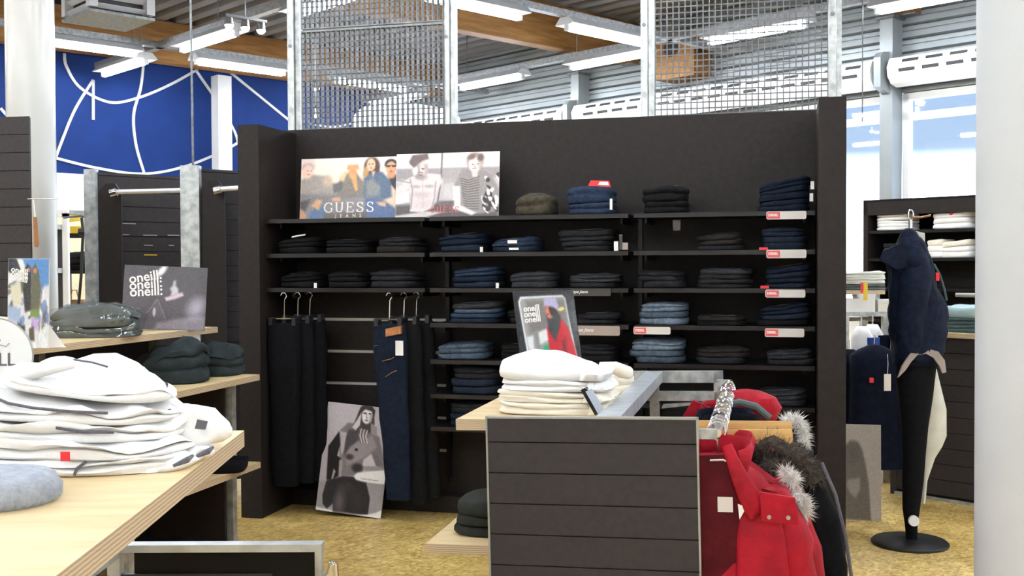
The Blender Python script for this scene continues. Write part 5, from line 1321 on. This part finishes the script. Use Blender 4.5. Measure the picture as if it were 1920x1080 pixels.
# dark board with white lettering
cv = Canvas(120, 96, (74, 70, 76), (1000, 1770, 265, 850))
cv.ell(1400, 520, 500, 300, (84, 80, 86), soft=.6); cv.poly([(1200, 850), (1310, 560), (1410, 750), (1340, 850)], (92, 88, 94), 3); cv.line([(1230, 700), (1320, 570), (1400, 745)], 9, (120, 114, 120))
cv.poly([(1440, 540), (1445, 500), (1430, 470), (1455, 440), (1460, 400), (1480, 395), (1480, 440), (1505, 470), (1510, 515)], (196, 190, 196), 4)
cv.poly([(1385, 555), (1460, 530), (1545, 500), (1560, 530), (1480, 565), (1400, 585)], (206, 186, 200), 3)
cv.ell(1295, 690, 14, 40, (180, 170, 170), soft=.3); cv.ell(1345, 310, 26, 60, (246, 246, 248), 40, soft=.5)
cv.poly([(1300, 850), (1330, 790), (1480, 750), (1700, 720), (1770, 720), (1770, 850)], (176, 166, 176), 6, .5); cv.ell(1680, 640, 70, 90, (196, 188, 206), 30, soft=.7, al=.7)
cv.grain(6, 8)
c = on_shelf(292, 622, ZS1); dd = float(c[1]) + .1; hh = (616 - 496) * dd / FOC; ww = (366 - 213) * dd / FOC
o = thing('display_board', 'glossy dark board with white wavy lettering on the upper shelf', 'sign board', (c[0], c[1] + .11, ZS1 + .003), (-.10, math.radians(2.5), .10))
part('print', cv.board('print', ww, hh, matl=M['poster_gloss']), None, o); part('backing', MB().box(-ww / 2, ww / 2, .0006, .005, 0, hh), M['black'], o)
for i in range(3): part('lettering', text_mesh('lettering', 'oneill:', ww * .165, M['ink_white'], offset=.0012), None, o, loc=(-ww * .245 + .004 * i, -.0008, hh * (.82 - .115 * i)), rot=(0, math.radians(-11 + 3 * i), 0))

# dark slatted panels with galvanised posts, receding towards the corner
def comb(px0, px1, ytop, d, L, lab, double=False):
    c = at_y(px0, ytop, d); zt = float(c[2]); w = (px1 - px0) * d / FOC
    t = thing('slat_partition', lab, 'partition', (c[0] + w * .5, c[1], 0), RB, 'slatted partitions behind the stepped shelf')
    Mr = Matrix.Rotation(-YB, 4, 'Z')
    if double:
        for q in (-1, 0): part('end_post', MB().box(q * w / 2 + .001, q * w / 2 + w / 2 - .001, -.025, .025, 0, zt, M=Mr), M['galv'], t)
    else: part('end_post', MB().box(-w / 2, w / 2, -.03, .03, 0, zt, M=Mr), M['galv'], t)
    z = .1; top = zt - .015
    part('panel_core', MB().box(.05, L, -.004, .004, .1, top), M['slat_back'], t)
    while z < top - .02:
        z1 = min(z + .1, top); part('slat', MB().box(.04, L, -.016, -.004, z + .004, z1), M['slat'], t); z = z1
    return t, zt
t1, z1 = comb(160, 181, 318, 7.15, 1.0, 'slatted dark partition with single galvanised post')
t2, z2 = comb(340, 375, 311, 6.90, .75, 'slatted dark partition with double galvanised post')
for x0, x1, yy, k in ((224, 252, 420, 'trim'), (224, 240, 441, 'trim'), (266, 292, 442, 'trim'), (312, 334, 442, 'trim'), (268, 284, 461, 'trim'), (314, 324, 461, 'trim'), (268, 292, 479, 'yellow')):
    n_ = np.array([-math.sin(YB), math.cos(YB), 0]); lo = np.array(t1.location)
    qa = on_plane(x0, yy, lo, n_) - lo; qb = on_plane(x1, yy, lo, n_) - lo
    part('slot_glint', MB().box(float(qa @ B1), float(qb @ B1), -.022, -.016, float(qa[2]), float(qa[2]) + .007), M[k], t1)  # short bright strips put in for patchy reflections along the slat grooves
def knob_rail(pxk, pxe, y, d, lab, w, dl):
    # an upright dark board with a chrome rail starting at its top
    a = at_y(pxk, y, d); b = at_y(pxe, y - 3, d - dl)
    t = thing('garment_rail', lab, 'rail', a, (0, 0, 0), 'chrome rails between the partitions')
    v = Vector(b - a); part('rail', MB().tube([(0, 0, 0), tuple(v)], .017, 12), M['chrome_soft'], t, smooth=True)
    part('end_knob', MB().tube([(-.03, 0, -.01), (.01, 0, .0)], .028, 12), M['chrome'], t, smooth=True)
    part('mount_board', MB().prism([(-w, -1.75), (.02, -1.75), (.02, .0), (-.02, .06), (-w + .05, .06), (-w, .0)], .05, .07), M['panel'], t)
M['chrome_soft'] = mat('satin chrome', (.82, .83, .88), .25, metal=.6)
knob_rail(216, 345, 360, 7.05, 'chrome rail between the single and double galvanised posts', .13, .10)
knob_rail(411, 455, 355, 6.85, 'chrome rail starting beside the double galvanised post', .13, .03)
# tall slatted end panel at the far left with a hook and a shoehorn
a = at_y(54, 218, 6.0)
t = thing('slat_end_panel', 'tall grey slatted end panel at the picture edge', 'panel', (a[0], a[1], 0), (0, 0, math.radians(-8)))
zt = float(a[2]); z = zt; i = 0
part('panel_core', MB().box(-.9, -.003, .008, .02, .05, zt - .005), M['slat_back'], t)
while z > .12:
    part('slat', MB().box(-.9, 0, 0, .009, z - .096, z), M['slat'], t); z -= .1
c = at_y(62, 372, 5.9)
t = thing('shoehorn', 'brown shoehorn hanging from a wire hook beside the end panel', 'shoehorn', c)
part('blade', MB().prism([(-.008, -.10), (.012, -.10), (.020, -.25), (.012, -.265), (-.004, -.262), (-.006, -.2)], -.004, .004), M['brownplastic'], t, loc=(.008, 0, 0))
part('string', MB().tube([(0, 0, 0), (.006, 0, -.06), (.010, 0, -.10)], .004, 6), M['paper'], t)
part('wire_hook', MB().tube([(-.03, 0, -.003), (.14, -.02, -.004), (.15, -.02, .002)], .003, 6), M['chrome'], t)

# things beyond the round column: white framed shelf and pole by the cream wall
a = at_y(128, 400, 9.0)
t = thing('white_shelf_rack', 'white framed rack with dark shelves beyond the round column', 'rack', (a[0], a[1], 0))
zt = float(a[2])
part('upright', MB().box(-.045, 0, -.02, .02, 0, zt), M['white'], t); part('upright', MB().box(-.5, -.46, -.02, .02, 0, zt), M['white'], t)
part('top_rail', MB().box(-.5, 0, -.02, .02, zt - .03, zt + .03), M['white'], t)
part('dark_back', MB().box(-.46, -.045, .1, .12, .3, zt - .1), M['black'], t)
for q in (1.83, 1.47, .95): part('rack_shelf', MB().box(-.46, -.045, -.05, .1, q - .02, q + .02), M['steel'], t)
a = at_y(158, 408, 8.3)
t = thing('hanging_strap', 'black strap hanging from a grey hook by the post', 'strap', a)
part('hook_arm', MB().tube([(-.16, 0, .0), (-.03, 0, .012), (.02, 0, 0)], .008, 6), M['galv_dark'], t)
part('strap_line', MB().tube([(-.02, 0, 0), (-.01, 0, -.10), (-.03, 0, -.45), (-.06, 0, -.75)], .012, 6), M['black'], t)
part('buckle', MB().tube([(-.04, 0, -.11), (.02, 0, -.11)], .03, 8), M['black'], t)
a = at_y(144, 500, 9.6)
t = thing('display_shelf', 'shelf of dark folded clothes beyond the galvanised post', 'shelf', (a[0], a[1], 0))
part('board', MB().box(-.18, .22, -.15, .25, 1.44, 1.47), M['panel'], t); part('leg', MB().box(-.17, -.14, .2, .23, 0, 1.44), M['panel'], t); part('leg', MB().box(.18, .21, .2, .23, 0, 1.44), M['panel'], t)
z = 1.47
for i in range(3):
    garment('folded_pullover', '%s dark folded top on the shelf beyond the galvanised post' % ('bottom', 'middle', 'top')[i], 'top', (a[0] + .02, a[1] + .02, z), 0, .30, .26, .055, DEN[('black', 'charcoal', 'grey')[i]], 50 + i, 'dark tops beyond the post', nf=1, n=24); z += .052
a = at_y(140, 590, 9.3)
t = thing('paper_bag', 'tan paper bag standing beyond the galvanised post', 'bag', (a[0], a[1], 0))
part('bag_body', MB().loft([(0, 0, .62, .10, .07, 6), (0, 0, .95, .11, .06, 6), (0, 0, 1.22, .09, .03, 4)], 24, amp=.01), M['bagtan'], t, smooth=True, angle=50)
part('pedestal', MB().box(-.12, .12, -.1, .1, 0, .62), M['panel'], t)
part('bag_handle', MB().tube([(-.04, 0, 1.2), (-.02, 0, 1.3), (.02, 0, 1.3), (.04, 0, 1.2)], .006, 6), M['bagtan'], t)
a = at_y(138, 418, 9.4)
t = thing('yellow_lamp_arm', 'small yellow and black fitting under the white wall band', 'fitting', a)
part('yellow_strip', MB().prism([(-.10, 0), (.0, .05), (.06, .05), (.06, .02)], -.02, .02), M['yellow'], t); part('yellow_block', MB().box(-.02, .09, -.03, .03, -.09, -.03), M['yellow'], t); part('black_block', MB().box(-.04, .10, -.02, .04, -.13, -.09), M['black'], t)

# low steel rack in front of the table
a = at_y(206, 1019, 2.62); b = at_y(605, 1019, 2.62); wF = float(b[0] - a[0]); zF = float(a[2])
t = thing('steel_rack', 'low pale steel frame rack with dark panel by the table', 'rack', (a[0], a[1], 0))
part('top_rail', MB().box(0, wF, -.02, .018, zF - .018, zF), M['steel'], t)
part('side_rail', MB().prism([(0, zF - .03), (.03, zF - .03), (.03, zF), (0, zF)], -.5, -.02), M['steel'], t)
part('leg', MB().box(0, .03, -.02, .01, 0, zF - .018), M['steel'], t); part('leg', MB().box(wF - .016, wF, -.02, .01, 0, zF - .018), M['galv'], t)
part('leg', MB().box(0, .03, -.5, -.47, 0, zF - .03), M['steel'], t)
part('dark_panel', MB().box(.06, wF - .016, -.004, .006, zF - .40, zF - .018), M['panel_mid'] if 'panel_mid' in M else M['slat_back'], t)
part('lower_rail', MB().box(.03, wF - .12, -.012, .004, zF - .105, zF - .072), M['black'], t)
part('brace', MB().tube([(.015, -.02, zF - .16), (.04, -.25, zF - .02)], .012, 6), M['steel'], t)
part('end_hook', MB().tube([(wF, 0, zF - .09), (wF + .015, 0, zF - .075), (wF + .022, 0, zF - .05), (wF + .032, -.01, zF - .05), (wF + .034, -.01, zF - .09)], .007, 8), M['chrome'], t, smooth=True)

# ================================================================ RIGHT: MANNEQUIN AND THE AREA BEHIND
mc = at_z(1706, 1020, 0.0); MY = float(mc[1]); K = MY / FOC
def mx(px): return (px - 1706) * K
def mz(py): return float(at_y(1706, py, MY)[2])
t = thing('dress_form', 'headless black dress form on a round base beside the windows', 'dress form', (mc[0], mc[1], 0))
part('base_disc', MB().loft([(0, 0, 0, .196, .196), (0, 0, .012, .198, .198), (0, 0, .022, .188, .188), (0, 0, .028, .05, .05)], 48), M['black'], t, smooth=True, angle=50)
leg = []
for y, a, b in ((1012, 1699, 1719), (985, 1697, 1720), (955, 1693, 1724), (900, 1692, 1731), (850, 1691, 1734), (800, 1689, 1739), (745, 1684, 1746), (700, 1679, 1752), (665, 1679, 1756), (640, 1686, 1752), (600, 1690, 1745)):
    leg.append((mx((a + b) / 2), 0, mz(y), (b - a) / 2 * K, max(.028, (b - a) / 2 * K * (.95 if y > 700 else .85))))
part('leg_form', MB().loft(leg, 28, amp=.003), M['black_matt'], t, smooth=True, angle=60)
part('white_knob', MB().tube([(mx(1706), -.062, mz(972)), (mx(1706), -.045, mz(972))], .028, 20), M['white'], t, smooth=True, angle=30)
part('neck_pole', MB().tube([(mx(1708), .02, mz(600)), (mx(1708), .02, mz(412))], .010, 8), M['chrome'], t)
part('neck_ring', MB().tube([(mx(1708) + .014 * math.cos(q), .02, mz(402) + .026 * math.sin(q)) for q in [k * math.pi / 6 for k in range(12)]], .004, 6, closed=True), M['chrome'], t, smooth=True)
part('neck_arm', MB().tube([(mx(1710), .02, mz(407)), (mx(1724), .0, mz(408)), (mx(1742), -.01, mz(404))], .006, 6), M['brownplastic'], t)
# hooded navy jacket on the form
t = thing('hooded_jacket', 'navy hooded jacket worn by the dress form', 'jacket', (mc[0], mc[1], 0))
rings = []
for y, a, b, q in ((678, 1676, 1757, .9), (660, 1673, 1766, .85), (620, 1669, 1773, .8), (580, 1667, 1770, .75), (540, 1665, 1759, .75), (510, 1664, 1750, .75), (488, 1664, 1742, .72), (470, 1668, 1734, .72), (455, 1680, 1728, .8), (445, 1688, 1722, .8)):
    rings.append((mx((a + b) / 2), 0, mz(y), (b - a) / 2 * K, (b - a) / 2 * K * q, 2.2))
fine = []
for i in range(len(rings) - 1):
    for k in range(3):
        fine.append(tuple(rings[i][j] + (rings[i + 1][j] - rings[i][j]) * k / 3 for j in range(6)))
fine.append(rings[-1])
part('jacket_body', MB().loft(fine, 44, amp=.022, fq=12, seed=2, streak=.010), M['navy'], t, smooth=True, angle=75)
sl = [(mx(a), -.070, mz(y), r, r * .95) for y, a, r in ((484, 1712, .03), (496, 1709, .055), (515, 1705, .076), (540, 1702, .082), (565, 1699, .082), (590, 1698, .080), (615, 1696, .078), (640, 1696, .076), (660, 1697, .068), (672, 1697, .055))]
part('sleeve', MB().loft(sl, 30, amp=.026, fq=15, seed=5), M['navy'], t, smooth=True, angle=75)
hd = [(mx((a + b) / 2), q, mz(y), (b - a) / 2 * K, d) for y, a, b, d, q in ((505, 1672, 1738, .11, .0), (490, 1670, 1737, .12, .0), (472, 1676, 1732, .10, .0), (452, 1684, 1728, .07, .01), (436, 1690, 1720, .045, .02), (428, 1698, 1713, .02, .02))]
part('hood', MB().loft(hd, 26, amp=.012, fq=14, seed=8), M['navy'], t, smooth=True, angle=75)
part('collar_flap', MB().prism([(mx(1637), mz(487)), (mx(1645), mz(470)), (mx(1676), mz(456)), (mx(1690), mz(470)), (mx(1690), mz(500)), (mx(1668), mz(505))], -.10, -.075), M['navy'], t)
part('hem_band', MB().loft([(mx(1716), 0, mz(684), .112, .10, 2.2), (mx(1717), 0, mz(664), .122, .108, 2.2)], 30, amp=.004), M['navy2'], t, smooth=True)
part('red_label', MB().box(mx(1740), mx(1746), -.10, -.085, mz(526), mz(511)), M['redtag'], t)
part('zip_edge', MB().tube([(mx(1741), -.06, mz(495)), (mx(1752), -.06, mz(515)), (mx(1760), -.06, mz(540)), (mx(1766), -.055, mz(563))], .006, 6), M['teal_dark'], t)
# cream lining collar behind the hood
part('lining_collar', MB().prism([(mx(1706), mz(430)), (mx(1735), mz(437)), (mx(1736), mz(462)), (mx(1728), mz(470))], .02, .035), M['offw'], t)
# cream shirt hanging out below
t = thing('hanging_shirt', 'off-white shirt tail hanging out below the navy jacket', 'shirt', (mc[0], mc[1], 0))
sh = [(mx((a + b) / 2), .05, mz(y), (b - a) / 2 * K, r) for y, a, b, r in ((655, 1700, 1756, .06), (690, 1715, 1760, .06), (720, 1722, 1768, .05), (770, 1728, 1779, .05), (820, 1730, 1780, .04), (840, 1732, 1772, .035), (862, 1732, 1758, .02), (905, 1736, 1746, .014), (948, 1735, 1741, .008))]
part('shirt_tail', MB().loft(sh, 24, amp=.012, fq=14), M['offw'], t, smooth=True, angle=70)
part('hem_strip', MB().prism([(mx(a), mz(b)) for a, b in ((1668, 704), (1676, 682), (1690, 660), (1700, 652), (1720, 650), (1742, 656), (1754, 672), (1757, 694), (1750, 696), (1744, 682), (1734, 668), (1720, 660), (1704, 662), (1692, 675), (1682, 690), (1672, 700))], -.118, -.104), M['taupe_cloth'], t, smooth=True)
o = thing('price_tag', 'white price tag hanging at the front of the dress form', 'tag', at_y(1664, 733, MY - .11))
part('card', MB().box(-.018, .018, 0, .002, 0, .088), M['label_card'], o); part('string', MB().tube([(0, 0, .088), (.006, .01, .14), (.01, .03, .19)], .0012, 4), M['paper'], o)

# cardboard figure leaning behind the side panel
cv = Canvas(70, 130, (176, 166, 158), (0, 1, 0, 1))
cv.poly([(.30, 1), (.32, .30), (.36, .22), (.46, .17), (.58, .18), (.66, .26), (.72, .40), (.78, .62), (.82, 1)], (108, 100, 92), 3)
cv.poly([(.40, .58), (.62, .56), (.62, .68), (.54, .77), (.44, .72), (.38, .64)], (150, 144, 134), 3); cv.ell(.5, .3, .13, .1, (96, 90, 84), soft=.5); cv.grain(6, 2)
c = at_z(1600, 976, 0); dd = float(c[1]); hh = (976 - 797) * dd / FOC; ww = 100 * dd / FOC
o = thing('leaning_poster', 'taupe poster with grey arched figure leaning behind the side panel', 'poster', (c[0], c[1], .004), (-.08, 0, -YW))
part('print', cv.board('print', ww, hh), None, o); part('backing', MB().box(-ww / 2, ww / 2, .0006, .01, 0, hh), M['board_edge'], o)

# steel table with folded clothes and hanging jackets behind the wall end
a = at_y(1585, 585, 7.4); zS = float(a[2]); wS = 85 * 7.4 / FOC
t = thing('steel_clothes_stand', 'grey steel stand with plywood top behind the jeans wall end', 'stand', (a[0] - .1, a[1], 0))
part('top_frame', MB().box(0, wS + .1, -.02, .5, zS - .03, zS), M['galv'], t)
for x in (.07, wS + .045): part('leg', MB().box(x, x + .05, -.02, .03, 0, zS - .03), M['galv'], t)
for x in (.07, wS + .045): part('leg', MB().box(x, x + .05, .45, .5, 0, zS - .03), M['galv'], t)
z2 = float(at_y(1600, 551, 7.4)[2])
part('plywood_top', ply_board(.0, wS + .08, .05, .5, z2 - .005, z2 + .022), [M['ply'], M['ply_edge']], t)
for x in (.08, wS + .03): part('riser', MB().box(x, x + .03, .1, .13, zS, z2), M['galv'], t)
part('hang_bar', MB().tube([(.09, .2, zS - .06), (wS + .05, .2, zS - .06)], .014, 10), M['chrome'], t)
z = z2 + .022
for i in range(3):
    garment('folded_shirt', '%s grey-white folded shirt on the stand behind the wall end' % ('bottom', 'middle', 'top')[i], 'shirt', (a[0] + .17, a[1] + .2, z), 0, .30, .26, .045, M[('greytrim', 'offw', 'offw')[i]] if i else M['greygreen'], 60 + i, 'shirts on the steel stand', nf=2, n=28, amp=.01, lump=.015); z += .042
for i, (x, w, h) in enumerate(((.10, .10, .085), (.20, .11, .12), (.33, .12, .08))):
    o = thing('cardboard_box', ('low white box at the edge of the steel stand', 'taller white box in the middle of the steel stand', 'pale cream box on the steel stand near the dress form')[i], 'box', (a[0] - .1 + x, a[1] + .02, zS))
    part('carton', MB().box(0, w, 0, .14, 0, h), M['paper'] if i < 2 else M['cream_cloth'], o); part('lid', MB().box(-.003, w + .003, -.003, .143, h - .02, h + .002), M['white'] if i < 2 else M['paper'], o)
o = thing('yellow_tag', 'yellow hanging tag on the plywood edge of the stand', 'tag', at_y(1623, 563, 7.35)); part('card', MB().box(-.014, .014, 0, .002, 0, .12), M['yellow'], o); part('red_edge', MB().box(-.034, -.016, 0, .002, .05, .12), M['redtag'], o)
def hung(px, pytop, Y, w, L, m, lab, seed, ry=.07, dark=None):
    c = at_y(px, pytop, Y); t = thing('hanging_jacket', lab, 'jacket', c, (0, 0, 0), 'jackets on the steel stand')
    rings = [(0, 0, 0, .03, .03), (0, 0, -.03, w * .28, .05, 2.3), (0, 0, -.07, w * .44, ry, 2.5)] + [(0, 0, -.07 - (L - .07) * k / 6, w * (.44 + .06 * k / 6), ry, 2.6) for k in range(1, 7)]
    part('jacket_body', MB().loft(rings, 28, amp=.012, fq=9, seed=seed, streak=.006), m, t, smooth=True, angle=75)
    part('hook', MB().tube([(0, 0, 0), (0, 0, .06)], .004, 6), M['chrome'], t)
    sl = [(w * .40, -.03, -.07 - .5 * k / 6, .045, .05) for k in range(7)]
    part('sleeve', MB().loft(sl, 16, amp=.01, fq=12, seed=seed), dark or m, t, smooth=True, angle=75)
    return t
M['royal'] = mat('royal blue cloth', (.02, .06, .30), .8)
hung(1615, 612, 7.05, .16, .5, M['wht_cloth'], 'white and blue jacket hanging from the steel stand', 1.0, .05, M['royal'])
hung(1636, 608, 7.15, .15, .45, M['wht_cloth'], 'white collared jacket behind the white and blue one', 2.0, .05, M['navy2'])
t = hung(1640, 646, 6.85, .36, .78, M['navy2'], 'long navy jacket with small red emblem hanging before the stand', 3.0, .09)
part('emblem', MB().box(-.065, -.04, -.102, -.096, -.23, -.20), M['redtag'], t)
hung(1592, 655, 6.95, .26, .72, M['navy2'], 'second navy jacket half hidden by the side panel', 4.0, .08)

# slatted gondola by the pillar
P0 = at_z(1678, 926, 0); P1 = at_z(1836, 937, 0)
t = thing('slat_gondola', 'low slatted gondola with teal clothes beside the white pillar', 'gondola', (P0[0], P0[1], 0), (0, 0, YB - math.pi / 2))
zG = float(at_y(1765, 622, float(P0[1]) - .15)[2])
part('panel_core', MB().box(.0, 1.3, .008, .02, .0, zG - .03), M['slat_back'], t)
z = zG - .03
while z > .06: part('slat', MB().box(.01, 1.3, 0, .009, max(.02, z - .096), z), M['slat'], t); z -= .1
part('end_trim', MB().box(-.03, .01, -.004, .6, 0, zG - .03), M['slat'], t)
part('foot_rail', MB().box(.0, 1.3, -.01, .02, .0, .02), M['galv'], t)
part('plywood_top', ply_board(.15, 1.35, -.03, .6, zG - .03, zG), [M['ply'], M['ply_edge']], t)
part('rear_rail', MB().tube([(.15, .55, zG + .22), (1.3, .55, zG + .22)], .014, 8), M['trim'], t); part('rear_post', MB().box(.62, .65, .54, .57, zG, zG + .22), M['galv'], t)
gm2 = Matrix.Translation((P0[0], P0[1], 0)) @ Matrix.Rotation(YB - math.pi / 2, 4, 'Z')
z = zG
for i, (h, m, lab) in enumerate(((.05, 'teal_dark', 'bottom dark teal top on the slatted gondola'), (.045, 'teal_dark', 'second dark teal top on the slatted gondola'), (.07, 'teal', 'pale teal top lying on the slatted gondola'), (.03, 'teal_dark', 'topmost dark teal top behind the pale one'))):
    p = gm2 @ Vector((.48, .2 if i < 3 else .36, z if i < 3 else z - .03))
    garment('folded_pullover', lab, 'top', p, YB - math.pi / 2, .42, .3, h, M[m], 70 + i, 'teal tops on the slatted gondola', nf=1 + (i < 2), n=32, lump=.015, t1=-.01 if i == 2 else 0); z += h * .95
# dark shelving under the window
a = at_y(1621, 376, 9.3); zU = float(a[2])
t = thing('dark_shelving', 'dark shelving unit with white shirts under the bright window', 'shelving', (a[0], a[1], 0), (0, 0, YB - math.pi / 2))
part('side_panel', MB().box(0, .04, -.02, .42, 0, zU), M['panel'], t); part('side_panel', MB().box(1.76, 1.8, -.02, .42, 0, zU), M['panel'], t)
part('rear_panel', MB().box(0, 1.8, .40, .42, 0, zU), M['panel'], t); part('header', MB().box(.0, 1.8, -.02, .0, zU - .13, zU), M['panel'], t); part('top_panel', MB().box(0, 1.8, -.02, .42, zU - .02, zU), M['panel'], t)
gm3 = Matrix.Translation((a[0], a[1], 0)) @ Matrix.Rotation(YB - math.pi / 2, 4, 'Z'); gi = gm3.inverted()
def zrow(py): return float(on_plane(1700, py, np.array(a), np.array([math.cos(YB), math.sin(YB), 0]))[2])
ZR = [zrow(431), zrow(484), zrow(540), zrow(600)]
for q in ZR: part('shelf', MB().box(.04, 1.76, 0, .4, q - .025, q), M['shelf'], t)
def ush(x0, x1, y0, row, cols, lab, rise=0.0, seed=0):
    n_ = np.array([math.cos(YB), math.sin(YB), 0])
    q0 = gi @ Vector(on_plane(x0, 430, np.array(a), n_)); q1 = gi @ Vector(on_plane(x1, 430, np.array(a), n_))
    q2 = gi @ Vector(on_plane((x0 + x1) / 2, y0, np.array(a), n_))
    w = q1[0] - q0[0]; H = max(.03, q2[2] - ZR[row]); h = H / len(cols); z = ZR[row]; tl = 0
    for i, k in enumerate(cols):
        m_ = M[k] if k in M else DEN[k]; r1 = rise * (i + 1) / len(cols)
        nm = ('bottom', 'second', 'third', 'fourth', 'fifth', 'sixth')[i] if i < len(cols) - 1 else 'topmost'
        o = garment('folded_shirt', '%s %s' % (nm, lab), 'shirt', gm3 @ Vector(((q0[0] + q1[0]) / 2, .14, z)), YB - math.pi / 2, w, .26, h * 1.05, m_, seed + i, 'shirts on the dark shelving by the window', nf=1, n=28, t0=tl, t1=r1, lump=.01); z += h; tl = r1
    return o, w, h
ush(1637, 1702, 394, 0, ['wht_cloth'] * 6, 'white shirt in the tall stack on the upper window shelf', seed=80)
o, w, h = ush(1742, 1815, 398, 0, ['wht_cloth'] * 3, 'white shirt in the red-badged stack on the upper window shelf', .012, seed=90)
part('red_badge', MB().box(w * .02, w * .10, -.135, -.128, h * .5, h * 1.0), M['redtag'], o)
ush(1650, 1688, 456, 1, ['grey', 'grey', 'charcoal'], 'dark grey shirt in the small stack on the lower window shelf', seed=100)
ush(1733, 1768, 450, 1, ['wht_cloth', 'wht_cloth', 'cream_cloth'], 'pale shirt in the narrow stack on the lower window shelf', seed=110)
ush(1758, 1816, 452, 1, ['wht_cloth', 'wht_cloth', 'cream_cloth'], 'white shirt in the wedge-shaped stack on the lower window shelf', .014, seed=120)
